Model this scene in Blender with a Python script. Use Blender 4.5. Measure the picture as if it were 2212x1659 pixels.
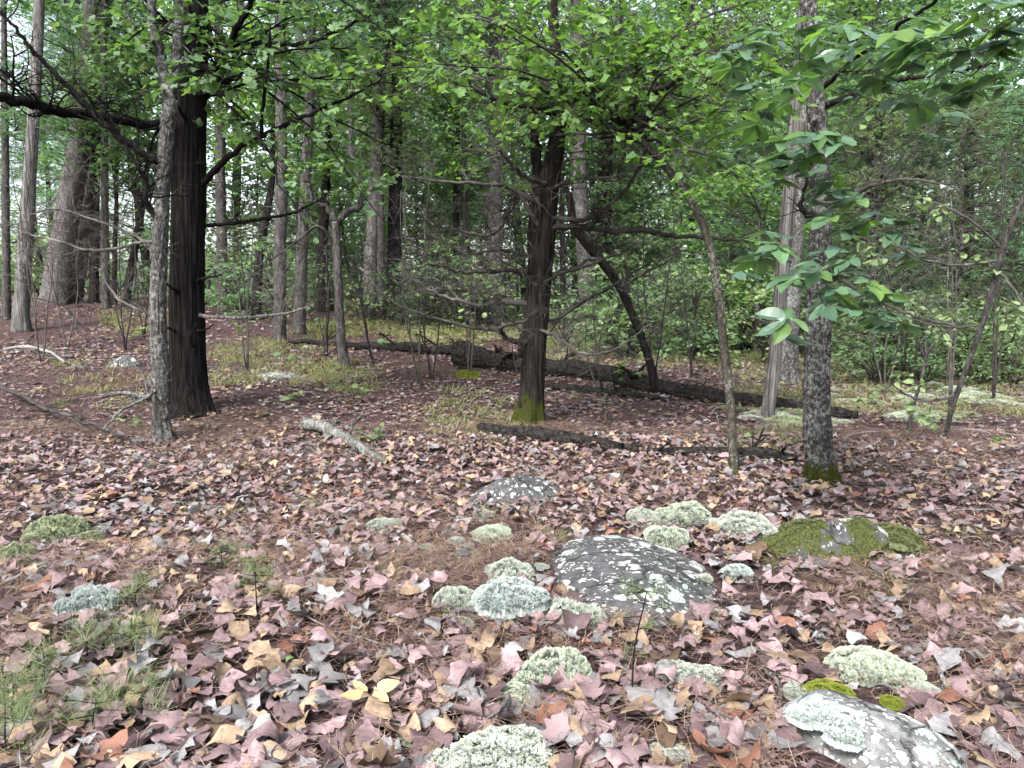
import bpy, math
import numpy as np
R = math.radians
rng = np.random.default_rng(7)
sc = bpy.context.scene
for o in list(bpy.data.objects): bpy.data.objects.remove(o)

# ------------------------------------------------------------------ camera, sky, sun, exposure
CAM = np.array([0.0, 0.0, 1.5]); PITCH = R(7.3); FPX = 1670.0      # focal length for a 2212 px wide frame
cam = bpy.data.cameras.new('camera'); cam.sensor_width = 36; cam.lens = 36*FPX/2212
cam.clip_start = 0.05; cam.clip_end = 600
co = bpy.data.objects.new('camera', cam); sc.collection.objects.link(co)
co.location = CAM; co.rotation_euler = (math.pi/2-PITCH, 0, 0); sc.camera = co
SUN_EL, SUN_AZ = R(46), R(208)
w = bpy.data.worlds.new('World'); sc.world = w; w.use_nodes = True
nt = w.node_tree; nt.nodes.clear()
sky = nt.nodes.new('ShaderNodeTexSky'); sky.sky_type = 'NISHITA'; sky.sun_disc = False
sky.sun_elevation = SUN_EL; sky.sun_rotation = SUN_AZ; sky.air_density = 1.0; sky.dust_density = 3.0
hs = nt.nodes.new('ShaderNodeHueSaturation'); hs.inputs['Saturation'].default_value = 0.48   # overcast: nearly white
bg = nt.nodes.new('ShaderNodeBackground'); bg.inputs['Strength'].default_value = 0.092
ow = nt.nodes.new('ShaderNodeOutputWorld')
nt.links.new(sky.outputs[0], hs.inputs['Color']); nt.links.new(hs.outputs[0], bg.inputs[0]); nt.links.new(bg.outputs[0], ow.inputs[0])
sl = bpy.data.lights.new('sun', 'SUN'); sl.energy = 1.5; sl.angle = R(12); sl.color = (1, 0.97, 0.93)
so = bpy.data.objects.new('sun', sl); sc.collection.objects.link(so)
so.rotation_euler = (math.pi/2-SUN_EL, 0, math.pi-SUN_AZ)
sc.view_settings.view_transform = 'Standard'; sc.view_settings.look = 'None'
sc.view_settings.exposure = 2.6; sc.view_settings.gamma = 1
sc.render.engine = 'CYCLES'
cy = sc.cycles; cy.max_bounces = 4; cy.diffuse_bounces = 2; cy.glossy_bounces = 1; cy.transmission_bounces = 3; cy.use_adaptive_sampling = True; cy.adaptive_threshold = .03
cy.transparent_max_bounces = 4; cy.caustics_reflective = False; cy.caustics_refractive = False

# ------------------------------------------------------------------ numeric helpers
np.seterr(over='ignore')
def _h(i, j, k):
    n = (i*374761393 + j*668265263 + k*2147483647 + 12345) & 0xffffffff
    n = ((n ^ (n >> 13))*1274126177) & 0xffffffff
    n = ((n ^ (n >> 16))*2246822519) & 0xffffffff
    return ((n ^ (n >> 15)) & 0xffff)/65535.0
def vn(x, y, z=0):
    x, y, z = np.broadcast_arrays(np.asarray(x, float), np.asarray(y, float), np.asarray(z, float))
    i, j, k = np.floor(x).astype(np.int64), np.floor(y).astype(np.int64), np.floor(z).astype(np.int64)
    f, g, h = x-i, y-j, z-k
    f, g, h = f*f*(3-2*f), g*g*(3-2*g), h*h*(3-2*h)
    a = lambda d, e, c: _h(i+d, j+e, k+c)
    l = lambda p, q, t: p+(q-p)*t
    return l(l(l(a(0,0,0), a(1,0,0), f), l(a(0,1,0), a(1,1,0), f), g), l(l(a(0,0,1), a(1,0,1), f), l(a(0,1,1), a(1,1,1), f), g), h)*2-1
def fbm(x, y, z=0, o=3):
    s = 0; a = 1
    for q in range(o):
        s = s+a*vn(np.asarray(x)*2**q+q*17.3, np.asarray(y)*2**q+q*5.1, np.asarray(z)*2**q); a *= .5
    return s/1.75
def sst(a, b, x):
    t = np.clip((x-a)/(b-a), 0, 1); return t*t*(3-2*t)
def gz(x, y):
    x = np.asarray(x, float); y = np.asarray(y, float)
    side = 1-sst(-7, 5.5, x-0.10*(y-10))
    rise = 0.068*np.maximum(0, y-7.0)
    rise = np.where(y > 24, 0.068*17-0.03*(np.minimum(y, 70)-24), rise)
    z = side*rise+0.05*fbm(x*.55+3, y*.55)*sst(1, 4, y)+0.018*vn(x*2.3, y*2.3+9)+0.10*fbm(x*.16, y*.16+4)*sst(6, 16, y)
    return z-0.02
cp, sp = math.cos(PITCH), math.sin(PITCH)
def ray(px, py):
    a = (px-1106)/FPX; b = (829.5-py)/FPX
    d = np.array([a, cp+b*sp, -sp+b*cp]); return d
def P(px, py, y):
    d = ray(px, py); return CAM+d*(y/d[1])
def GV(px, py):
    px = np.asarray(px, float); py = np.asarray(py, float); a = (px-1106)/FPX; b = (829.5-py)/FPX
    d = np.stack([a, cp+b*sp, -sp+b*cp], 1); lo = np.full(len(px), 1.2); hi = np.full(len(px), 90.); r = np.arange(len(px))
    for k in (90, 24, 12):
        t = lo[:, None]*(hi/lo)[:, None]**np.linspace(0, 1, k)[None]; p = CAM+d[:, None]*t[..., None]; z = gz(p[..., 0], p[..., 1])
        u = p[..., 2] < z; i = np.where(u.any(1), u.argmax(1), k-1); lo, hi = t[r, np.maximum(i-1, 0)], t[r, i]
    q = CAM+d*hi[:, None]; q[:, 2] = gz(q[:, 0], q[:, 1]); return q
def G(px, py): return GV([px], [py])[0]
def zc(p): return (p[1]*cp-(p[2]-1.5)*sp)
def pxm(px, p): return px/FPX*zc(p)       # pixel width -> metres at p
def proj(p):
    p = np.asarray(p); dx, dy, dz = p[..., 0], p[..., 1], p[..., 2]-1.5
    c = dy*cp-dz*sp; u = dy*sp+dz*cp
    return 1106+FPX*dx/c, 829.5-FPX*u/c
def nrm(v): return v/np.maximum(np.linalg.norm(v, axis=-1, keepdims=True), 1e-9)
def spline(pts, n):
    pts = np.asarray(pts, float); m = len(pts)
    if m == 2: return pts[0]+(pts[1]-pts[0])*np.linspace(0, 1, n)[:, None]
    e = np.vstack([2*pts[0]-pts[1], pts, 2*pts[-1]-pts[-2]])
    t = np.linspace(0, m-1-1e-6, n); i = t.astype(int); f = (t-i)[:, None]
    a, b, c, d = e[i], e[i+1], e[i+2], e[i+3]
    return .5*((2*b)+(-a+c)*f+(2*a-5*b+4*c-d)*f*f+(-a+3*b-3*c+d)*f**3)

class MB:
    def __init__(s): s.v = []; s.q = []; s.t = []; s.c = []; s.n = 0; s.tw = []
    def add(s, v, q=None, t=None, c=None):
        v = np.asarray(v, float).reshape(-1, 3)
        if q is not None and len(q): s.q.append(np.asarray(q, np.int64).reshape(-1, 4)+s.n)
        if t is not None and len(t): s.t.append(np.asarray(t, np.int64).reshape(-1, 3)+s.n)
        if c is None: c = np.full((len(v), 3), .5)
        c = np.asarray(c, float)
        if c.ndim == 1: c = np.tile(c, (len(v), 1))
        s.c.append(c); s.v.append(v); s.n += len(v)
    def flush(s, k=3):
        if not s.tw: return
        p = np.array([t[0] for t in s.tw]); N, n = p.shape[:2]; r = np.array([t[1] for t in s.tw])[:, None]*np.linspace(1, .35, n)[None]; s.tw = []
        T = nrm(np.gradient(p, axis=1)); U = nrm(np.cross(T, np.array([.31, .52, .79]))); W = np.cross(T, U); th = np.arange(k)*2*np.pi/k
        v = p[:, :, None]+r[..., None, None]*(np.cos(th)[:, None]*U[:, :, None]+np.sin(th)[:, None]*W[:, :, None])
        i, j = np.meshgrid(np.arange(n-1), np.arange(k), indexing='ij'); j2 = (j+1) % k; f = np.stack([i*k+j, i*k+j2, (i+1)*k+j2, (i+1)*k+j], -1).reshape(-1, 4)
        s.add(v, (f[None]+(np.arange(N)*n*k)[:, None, None]).reshape(-1, 4))
    def mesh(s, name, origin=(0, 0, 0), smooth=True):
        s.flush(); me = bpy.data.meshes.new(name)
        v = np.vstack(s.v)-np.asarray(origin); me.vertices.add(len(v)); me.vertices.foreach_set('co', v.ravel().astype(np.float32))
        q = np.vstack(s.q) if s.q else np.zeros((0, 4), np.int64); t = np.vstack(s.t) if s.t else np.zeros((0, 3), np.int64)
        li = np.concatenate([q.ravel(), t.ravel()]); me.loops.add(len(li)); me.loops.foreach_set('vertex_index', li.astype(np.int32))
        st = np.concatenate([np.arange(len(q))*4, len(q)*4+np.arange(len(t))*3]); me.polygons.add(len(st))
        me.polygons.foreach_set('loop_start', st.astype(np.int32))
        me.polygons.foreach_set('use_smooth', np.full(len(st), smooth))
        at = me.attributes.new('var', 'FLOAT_COLOR', 'POINT'); c = np.vstack(s.c)
        at.data.foreach_set('color', np.hstack([c, np.ones((len(c), 1))]).ravel().astype(np.float32))
        me.update(calc_edges=True); return me
COL = sc.collection
def put(name, me, mat, parent=None, loc=(0, 0, 0), rot=(0, 0, 0), scale=(1, 1, 1), kind=None):
    o = bpy.data.objects.new(name, me); COL.objects.link(o)
    if mat and me and not me.materials: me.materials.append(mat)
    elif mat and me and me.materials[0] != mat:
        o.material_slots[0].link = 'OBJECT'; o.material_slots[0].material = mat
    o.location = loc; o.rotation_euler = rot; o.scale = (scale,)*3 if np.isscalar(scale) else scale
    if parent: o.parent = parent
    if kind: o['kind'] = kind
    return o
def tag(o, label, cat, group=None):
    o['label'] = label; o['category'] = cat
    if group: o['group'] = group
    return o
def empty(name, loc, label, cat, group=None, rz=0, scale=1):
    o = bpy.data.objects.new(name, None); COL.objects.link(o); o.location = loc; o.rotation_euler = (0, 0, rz)
    o.scale = (scale,)*3; o.empty_display_size = .1
    return tag(o, label, cat, group)

# ------------------------------------------------------------------ shapes
def tube(mb, path, rad, sides=8, relief=None, amp=0, flare=None, c=None, cap=True, seed=0.0):
    path = np.asarray(path, float); n = len(path); rad = np.asarray(rad, float)*np.ones(n)
    T = nrm(np.gradient(path, axis=0)); a = np.array([1., 0, 0]) if abs(T[0][0]) < .8 else np.array([0, 1., 0])
    U = np.zeros_like(T); u = a
    for i in range(n):
        u = u-T[i]*u.dot(T[i]); u = u/np.linalg.norm(u); U[i] = u
    W = np.cross(T, U); th = np.arange(sides)*2*np.pi/sides
    ct, st = np.cos(th), np.sin(th); s = np.concatenate([[0], np.cumsum(np.linalg.norm(np.diff(path, axis=0), axis=1))])
    r = rad[:, None]*np.ones(sides)
    if relief is not None: r = r*(1+amp*relief(ct[None, :]*rad[0]+seed, st[None, :]*rad[0], s[:, None]))
    if flare is not None: r = r*(1+flare[0]*np.exp(-s/flare[1])[:, None]*(.55+.45*np.cos(flare[2]*th+flare[3])[None, :]+.3*np.cos(2*th+1.3+flare[3])[None, :]))
    v = path[:, None, :]+r[..., None]*(ct[None, :, None]*U[:, None, :]+st[None, :, None]*W[:, None, :])
    i, j = np.meshgrid(np.arange(n-1), np.arange(sides), indexing='ij'); j2 = (j+1) % sides
    q = np.stack([i*sides+j, i*sides+j2, (i+1)*sides+j2, (i+1)*sides+j], -1).reshape(-1, 4)
    v = v.reshape(-1, 3); t = None
    if cap:
        v = np.vstack([v, path[0], path[-1]]); k = np.arange(sides); k2 = (k+1) % sides; b = (n-1)*sides
        t = np.vstack([np.stack([k2, k, np.full(sides, n*sides)], 1), np.stack([b+k, b+k2, np.full(sides, n*sides+1)], 1)])
    mb.add(v, q, t, c)
fib = lambda f=38, fs=2.2: (lambda x, y, s: .6*(1-2*np.abs(vn(x*f, y*f, s*fs)))+.5*vn(x*f*2.3, y*f*2.3, s*fs*2.6)+.5*vn(x*9, y*9, s*1.1))
plate = lambda f=34, fs=14: (lambda x, y, s: .7*(1-2.2*np.abs(vn(x*f, y*f, s*fs)))+.6*vn(x*f*1.9, y*f*1.9, s*fs*2.2)+.5*vn(x*8, y*8, s*2.5))
def wig(path, amp, seed):
    n = len(path); t = np.linspace(0, 1, n); k = max(2., np.linalg.norm(path[-1]-path[0])*3)
    off = np.stack([vn(t*k, seed, 0.), vn(t*k, seed, 7.), vn(t*k, seed, 13.)], 1)*amp; off[0] = 0
    return path+off
def twig(mb, p0, d, L, r, depth, rg, droop=0., tips=None, flat=.5, sides=4, c=None, nmin=4):
    n = 5; d = nrm(d); k = rg.normal(0, .27, (n, 3)); pts = [p0]; dd = d.copy()
    for i in range(n-1):
        dd = nrm(dd+k[i]*np.array([1, 1, flat+.3])+np.array([0, 0, -droop])); pts.append(pts[-1]+dd*L/(n-1))
    pts = np.array(pts); mb.tw.append((pts, r))
    if tips is not None: tips.append((pts, L))
    if depth > 0:
        for q in range(rg.integers(nmin, nmin+3)):
            t = rg.uniform(.15, .95); i = min(int(t*(n-1)), n-2); b = pts[i]+(pts[i+1]-pts[i])*(t*(n-1)-i)
            ax = nrm(pts[i+1]-pts[i]); s = nrm(np.cross(ax, [0, 0, 1.])+1e-3)*rg.choice([-1, 1])
            nd = nrm(ax*rg.uniform(.5, 1.1)+s*rg.uniform(.5, 1.1)+np.array([0, 0, rg.normal(.05, .45*flat+.1)]))
            twig(mb, b, nd, L*rg.uniform(.3, .6), max(r*.5, .0016), depth-1, rg, droop, tips, flat, max(3, sides-1), c, nmin)

def leaf_batch(N, S, A, size, lobed, curl, rg, k=3.3, wid=.40):
    """N leaves as (N,S,A,3), lying in XY with length 1*size along Y."""
    u = np.linspace(0, 1, S); v = np.linspace(-1, 1, A)
    env = np.sin(np.pi*np.clip(u, 0, 1)**.85)**.75; env = np.where(u > .98, .02, env); env[0] = .03
    ph = rg.uniform(-.8, .8, (N, 1)); lob = .70+.30*np.cos(2*np.pi*k*rg.uniform(.75, 1.25, (N, 1))*u[None]+ph)
    lb = np.asarray(lobed).reshape(-1, 1)*np.ones((N, 1))
    W = env[None]*(wid*(lb*lob*1.12+(1-lb)*rg.uniform(.6, .95, (N, 1))))
    W = W*(1+.20*rg.normal(0, 1, (N, S))*(curl > .4)+.05*rg.normal(0, 1, (N, S)))
    x = v[None, None]*W[..., None]*(1+.22*v[None, None]*rg.normal(0, 1, (N, 1, 1))); y = np.broadcast_to((u-.5)[None, :, None], x.shape).copy(); z = np.zeros_like(x)
    fwd = lb[..., None]*.10*np.abs(v)[None, None]; y = y+fwd*env[None, :, None]
    kx = rg.normal(0, curl*4.2, (N, 1, 1)); kx = np.where(np.abs(kx) < .05, .05, kx)
    z = z+(1-np.cos(kx*x))/kx; x = np.sin(kx*x)/kx
    ky = rg.normal(0, curl*2.4, (N, 1, 1)); ky = np.where(np.abs(ky) < .05, .05, ky)
    zz = (1-np.cos(ky*y))/ky; y2 = np.sin(ky*y)/ky; z = z*np.cos(ky*y)+zz; y = y2
    tw = rg.normal(0, curl*1.3, (N, 1, 1))*(u-.5)[None, :, None]; x, z = x*np.cos(tw)-z*np.sin(tw), x*np.sin(tw)+z*np.cos(tw)
    z = z+curl*.09*np.sin(u[None, :, None]*9+rg.uniform(0, 6, (N, 1, 1))+v[None, None]*1.5)*np.abs(v)[None, None]
    p = np.stack([x, y, z], -1)*np.asarray(size).reshape(-1, 1, 1, 1)
    return p
def grid_faces(N, S, A):
    i, j = np.meshgrid(np.arange(S-1), np.arange(A-1), indexing='ij'); b = (i*A+j).ravel()
    f = np.stack([b, b+1, b+A+1, b+A], 1); return (f[None]+(np.arange(N)*S*A)[:, None, None]).reshape(-1, 4)
def rotm(yaw, tx, ty):
    c, s = np.cos(yaw), np.sin(yaw); z = np.zeros_like(c); o = z+1
    Z = np.stack([np.stack([c, -s, z], -1), np.stack([s, c, z], -1), np.stack([z, z, o], -1)], -2)
    c, s = np.cos(tx), np.sin(tx); X = np.stack([np.stack([o, z, z], -1), np.stack([z, c, -s], -1), np.stack([z, s, c], -1)], -2)
    c, s = np.cos(ty), np.sin(ty); Y = np.stack([np.stack([c, z, s], -1), np.stack([z, o, z], -1), np.stack([-s, z, c], -1)], -2)
    return Z@X@Y
def basis(d, n):
    d = nrm(d); x = nrm(np.cross(d, n)); z = np.cross(x, d); return np.stack([x, d, z], -1)
def add_leaves(mb, pos, d, n, size, rg, S=5, A=3, lobed=1., curl=.25, var=None, wid=.4, k=3.3):
    N = len(pos)
    if N == 0: return
    p = leaf_batch(N, S, A, size, lobed, curl, rg, k, wid); p[..., 1] += np.asarray(size).reshape(-1, 1, 1)*.5
    M = basis(d, n); v = np.einsum('nij,nsaj->nsai', M, p)+pos[:, None, None, :]
    if var is None: var = rg.random((N, 3))
    mb.add(v.reshape(-1, 3), grid_faces(N, S, A), c=np.repeat(var, S*A, 0))

# ------------------------------------------------------------------ materials
def mat(name, build):
    m = bpy.data.materials.new(name); m.use_nodes = True; t = m.node_tree; t.nodes.clear()
    out = t.nodes.new('ShaderNodeOutputMaterial'); N = lambda k, **kw: _node(t, k, kw); L = t.links.new
    sh = build(N, L); L(sh, out.inputs[0]); return m
def _node(t, k, kw):
    n = t.nodes.new('ShaderNode'+k)
    for a, b in kw.items():
        if a.startswith('_'): setattr(n, a[1:], b)
        else: n.inputs[a.replace('__', ' ')].default_value = b
    return n
def ramp(N, L, fac, stops, interp='LINEAR'):
    r = N('ValToRGB'); e = r.color_ramp; e.interpolation = interp
    while len(e.elements) < len(stops): e.elements.new(.5)
    for q, (p, c) in zip(e.elements, stops): q.position = p; q.color = (*c, 1) if len(c) == 3 else c
    L(fac, r.inputs[0]); return r.outputs[0]
def noise(N, L, vec, scale, detail=4, rough=.6, dist=0):
    n = N('TexNoise', Scale=scale, Detail=detail, Roughness=rough, Distortion=dist)
    if vec is not None: L(vec, n.inputs['Vector'])
    return n.outputs[0]
def mapped(N, L, scale, out='Object', loc=(0, 0, 0)):
    tc = N('TexCoord'); m = N('Mapping'); m.inputs['Scale'].default_value = scale; m.inputs['Location'].default_value = loc
    L(tc.outputs[out], m.inputs['Vector']); return m.outputs[0]
def mixc(N, L, fac, a, b, mode='MIX'):
    m = N('Mix', _data_type='RGBA', _blend_type=mode)
    for s, x in ((0, fac), (6, a), (7, b)):
        if hasattr(x, 'is_linked'): L(x, m.inputs[s])
        else: m.inputs[s].default_value = x if np.isscalar(x) else (*x, 1)
    return m.outputs[2]
def math_(N, L, op, a, b=0.):
    m = N('Math', _operation=op)
    for s, x in ((0, a), (1, b)):
        if hasattr(x, 'is_linked'): L(x, m.inputs[s])
        else: m.inputs[s].default_value = x
    return m.outputs[0]
def bump(N, L, h, strength=.6, dist=.02):
    b = N('Bump', Strength=strength, Distance=dist); L(h, b.inputs['Height']); return b.outputs[0]
def bsdf(N, L, col, rough=.85, nor=None, spec=.25):
    p = N('BsdfPrincipled', Roughness=rough); p.inputs['Specular IOR Level'].default_value = spec
    if hasattr(col, 'is_linked'): L(col, p.inputs['Base Color'])
    else: p.inputs['Base Color'].default_value = (*col, 1)
    if nor: L(nor, p.inputs['Normal'])
    return p.outputs[0]
def rangef(N, L, x, a, b, c=0., d=1.):
    m = N('MapRange'); L(x, m.inputs[0])
    for i, q in enumerate((a, b, c, d)): m.inputs[i+1].default_value = q
    return m.outputs[0]

def bark(name, dark, light, streak, moss=0., lichen=None, mosscol=(.04, .046, .011), thr=.5, bs=.9):
    def b(N, L):
        v = mapped(N, L, streak); n1 = noise(N, L, v, 1.0, 6, .65); v2 = mapped(N, L, tuple(q*3.1 for q in streak), loc=(3, 1, 5)); n2 = noise(N, L, v2, 1, 4, .6)
        h = math_(N, L, 'ADD', math_(N, L, 'MULTIPLY', n1, .7), math_(N, L, 'MULTIPLY', n2, .45))
        c = ramp(N, L, h, [(.45, dark), (.60, tuple(.62*p+.38*q for p, q in zip(dark, light))), (.74, light)])
        if lichen:
            vo = mapped(N, L, (1, 1, .75)); ln = noise(N, L, vo, 34, 6, .8); ln2 = noise(N, L, vo, 5, 3)
            f = ramp(N, L, math_(N, L, 'ADD', ln, math_(N, L, 'MULTIPLY', ln2, .35)), [(thr+.06, (0,)*3), (thr+.22, (1,)*3)])
            c = mixc(N, L, f, c, lichen); h = math_(N, L, 'ADD', h, math_(N, L, 'MULTIPLY', f, .25))
        if moss:
            tc = N('TexCoord'); sx = N('SeparateXYZ'); L(tc.outputs['Object'], sx.inputs[0])
            mz = rangef(N, L, sx.outputs[2], 0, moss, .95, 0); mn = noise(N, L, mapped(N, L, (1, 1, .6)), 11, 6, .75)
            f = rangef(N, L, math_(N, L, 'ADD', mz, math_(N, L, 'MULTIPLY', mn, 2.2)), 1.42, 1.62)
            mc = ramp(N, L, noise(N, L, mapped(N, L, (1, 1, 1)), 60, 3), [(.3, tuple(q*.45 for q in mosscol)), (.7, mosscol)])
            c = mixc(N, L, f, c, mc)
        return bsdf(N, L, c, .95, bump(N, L, h, bs, .03), .04)
    return mat(name, b)
M = {}
M['cedar'] = bark('cedar_bark', (.0018, .0016, .0016), (.026, .0235, .0225), (40, 40, 1.3), bs=1.)
M['cedar_moss'] = bark('cedar_bark_mossy_foot', (.003, .0027, .0025), (.042, .038, .035), (40, 40, 1.5), moss=.42, bs=1.)
M['lichenbark'] = bark('lichen_bark', (.012, .010, .010), (.105, .098, .094), (34, 34, 12), lichen=(.22, .226, .214), thr=.575)
M['hickory'] = bark('hickory_bark', (.008, .007, .007), (.07, .064, .062), (32, 32, 7), moss=.30, lichen=(.27, .277, .265), thr=.585)
M['slender'] = bark('slender_bark', (.016, .014, .011), (.075, .067, .054), (30, 30, 9), lichen=(.20, .21, .18), thr=.62, moss=.12)
M['weathered'] = bark('weathered_wood', (.022, .020, .019), (.25, .238, .23), (34, 34, 1.1), bs=1.)
M['pine'] = bark('pine_bark', (.035, .031, .030), (.17, .158, .155), (22, 22, 6))
M['darkbark'] = bark('dark_bark', (.004, .0035, .0035), (.04, .036, .034), (30, 30, 3))
M['greybark'] = bark('grey_bark', (.018, .016, .0155), (.115, .107, .103), (24, 24, 6), lichen=(.19, .197, .186), thr=.66)
M['log'] = bark('rotten_log', (.003, .0027, .0027), (.05, .046, .043), (30, 10, 30), lichen=(.06, .066, .03), thr=.72)
M['stick'] = bark('dead_stick', (.03, .027, .025), (.19, .18, .17), (34, 34, 34), lichen=(.27, .29, .265), thr=.60, bs=.8)
M['palestick'] = bark('pale_stick', (.10, .093, .09), (.36, .345, .33), (40, 40, 40), bs=.5)
M['deadtwig'] = mat('dead_twig', lambda N, L: bsdf(N, L, ramp(N, L, noise(N, L, mapped(N, L, (1, 1, 1)), 7, 3), [(.35, (.010, .0085, .008)), (.6, (.035, .031, .028)), (.75, (.09, .084, .079))]), .9))
M['greytwig'] = mat('grey_twig', lambda N, L: bsdf(N, L, ramp(N, L, noise(N, L, mapped(N, L, (1, 1, 1)), 7, 3), [(.35, (.025, .022, .021)), (.6, (.07, .064, .06)), (.75, (.15, .14, .134))]), .9))

def foliage(name, a, b, c, trans=.45, obj=True, rough=.5, spec=.35, tint=(1.2, 1.3, .6)):
    def bb(N, L):
        at = N('Attribute', _attribute_name='var'); sx = N('SeparateColor'); L(at.outputs['Color'], sx.inputs[0])
        f = sx.outputs[0]
        if obj:
            oi = N('ObjectInfo'); f = math_(N, L, 'ADD', math_(N, L, 'MULTIPLY', f, .6), math_(N, L, 'MULTIPLY', oi.outputs['Random'], .4))
        col = ramp(N, L, f, [(.08, a), (.5, b), (.92, c)])
        col = mixc(N, L, 1., col, ramp(N, L, sx.outputs[1], [(0, (.72,)*3), (1, (1.2,)*3)]), 'MULTIPLY')
        p = bsdf(N, L, col, rough, None, spec); tr = N('BsdfTranslucent')
        L(mixc(N, L, 1., col, tint, 'MULTIPLY'), tr.inputs[0])
        m = N('MixShader', Fac=trans); L(p, m.inputs[1]); L(tr.outputs[0], m.inputs[2]); return m.outputs[0]
    return mat(name, bb)
M['bright'] = foliage('bright_leaf', (.07, .145, .055), (.115, .21, .06), (.175, .28, .075), .52)
M['mid'] = foliage('mid_leaf', (.075, .14, .07), (.11, .19, .085), (.155, .24, .09), .5)
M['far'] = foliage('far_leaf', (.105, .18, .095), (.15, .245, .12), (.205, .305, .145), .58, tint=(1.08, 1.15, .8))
M['blue'] = foliage('hickory_leaf', (.065, .12, .085), (.085, .155, .09), (.11, .20, .07), .36, rough=.36, spec=.6)  # bluish sky reflection mixed into the green of the leaf
M['teal'] = foliage('needle_leaf', (.085, .165, .105), (.13, .235, .14), (.18, .295, .155), .55)
M['olive'] = foliage('cedar_spray', (.10, .13, .075), (.145, .185, .105), (.20, .24, .13), .55)
M['pale'] = foliage('pale_leaf', (.13, .19, .09), (.18, .25, .12), (.24, .31, .14), .45, tint=(1.1, 1.2, .75))
M['grass'] = foliage('grass_blade', (.12, .135, .06), (.19, .21, .09), (.29, .30, .15), .4)
M['seedling'] = foliage('seedling_needle', (.085, .12, .055), (.13, .17, .08), (.19, .23, .12), .35)
M['yellowleaf'] = foliage('yellow_leaf', (.36, .25, .12), (.42, .30, .145), (.46, .34, .18), .2)

LEAFC = {'mauve': ((.058, .036, .038), (.258, .182, .187)), 'tan': ((.085, .056, .036), (.32, .235, .16)), 'grey': ((.07, .067, .069), (.25, .243, .246)), 'rust': ((.085, .036, .024), (.22, .11, .076))}
def litter_mat(name, cols, needles=False):
    def b(N, L):
        at = N('Attribute', _attribute_name='var'); sx = N('SeparateColor'); L(at.outputs['Color'], sx.inputs[0])
        if isinstance(cols, str):
            lo, hi = LEAFC[cols]; oi = N('ObjectInfo'); c = ramp(N, L, oi.outputs['Random'], [(0, lo), (1, hi)])
        else:
            hue, val = sx.outputs[0], sx.outputs[1]
            A = [(p, LEAFC[k][0]) for p, k in cols]; B = [(p, LEAFC[k][1]) for p, k in cols]
            c = mixc(N, L, val, ramp(N, L, hue, A, 'CONSTANT'), ramp(N, L, hue, B, 'CONSTANT'))
        n = noise(N, L, mapped(N, L, (1, 1, 1)), 45, 5, .7)
        c = mixc(N, L, 1., c, ramp(N, L, n, [(.3, (.5, .48, .48)), (.52, (1, 1, 1)), (.72, (1.28, 1.26, 1.24))]), 'MULTIPLY')
        p = bsdf(N, L, c, .72, bump(N, L, n, .35, .004), .3); tr = N('BsdfTranslucent'); L(c, tr.inputs[0])
        m = N('MixShader', Fac=.12); L(p, m.inputs[1]); L(tr.outputs[0], m.inputs[2]); return m.outputs[0]
    return mat(name, b)
M['litter'] = litter_mat('leaf_litter', [(0, 'mauve'), (.57, 'tan'), (.78, 'grey'), (.96, 'rust')])
for k in LEAFC: M['leaf_'+k] = litter_mat('fallen_leaf_'+k, k)
M['needles'] = mat('pine_straw', lambda N, L: bsdf(N, L, (lambda at: (lambda s: ramp(N, L, s, [(.0, (.04, .023, .022)), (.35, (.10, .060, .052)), (.7, (.185, .122, .088)), (1, (.31, .235, .175))]))((lambda sx: (L(at.outputs['Color'], sx.inputs[0]), sx.outputs[0])[1])(N('SeparateColor'))))(N('Attribute', _attribute_name='var')), .6, None, .4))
def ground_b(N, L):
    v = mapped(N, L, (1, 1, 1)); n1 = noise(N, L, v, 28, 6, .75); n2 = noise(N, L, v, .8, 3)
    st = noise(N, L, mapped(N, L, (40, 160, 40)), 1, 3)
    c = ramp(N, L, n1, [(.30, (.014, .008, .009)), (.47, (.05, .031, .032)), (.60, (.10, .066, .068)), (.78, (.17, .125, .125))])
    c2 = ramp(N, L, st, [(.3, (.04, .026, .018)), (.6, (.12, .082, .055))]); c = mixc(N, L, ramp(N, L, n2, [(.5, (0,)*3), (.64, (.8,)*3)]), c, c2)
    # beyond the near trees the floor turns to low grass and pale lichen, in patches
    tc = N('TexCoord'); sx = N('SeparateXYZ'); L(tc.outputs['Object'], sx.inputs[0])
    f = math_(N, L, 'ADD', math_(N, L, 'ADD', rangef(N, L, sx.outputs[1], 10, 22, -.25, .35), rangef(N, L, sx.outputs[0], -6, -2, -.35, 0.)), noise(N, L, v, .55, 4)); f = ramp(N, L, f, [(.52, (0,)*3), (.66, (.85,)*3)])
    c = mixc(N, L, f, c, ramp(N, L, n1, [(.3, (.05, .06, .025)), (.7, (.20, .21, .10))]))
    return bsdf(N, L, c, .95, bump(N, L, n1, 1., .05), .1)
M['ground'] = mat('forest_floor', ground_b)
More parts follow.
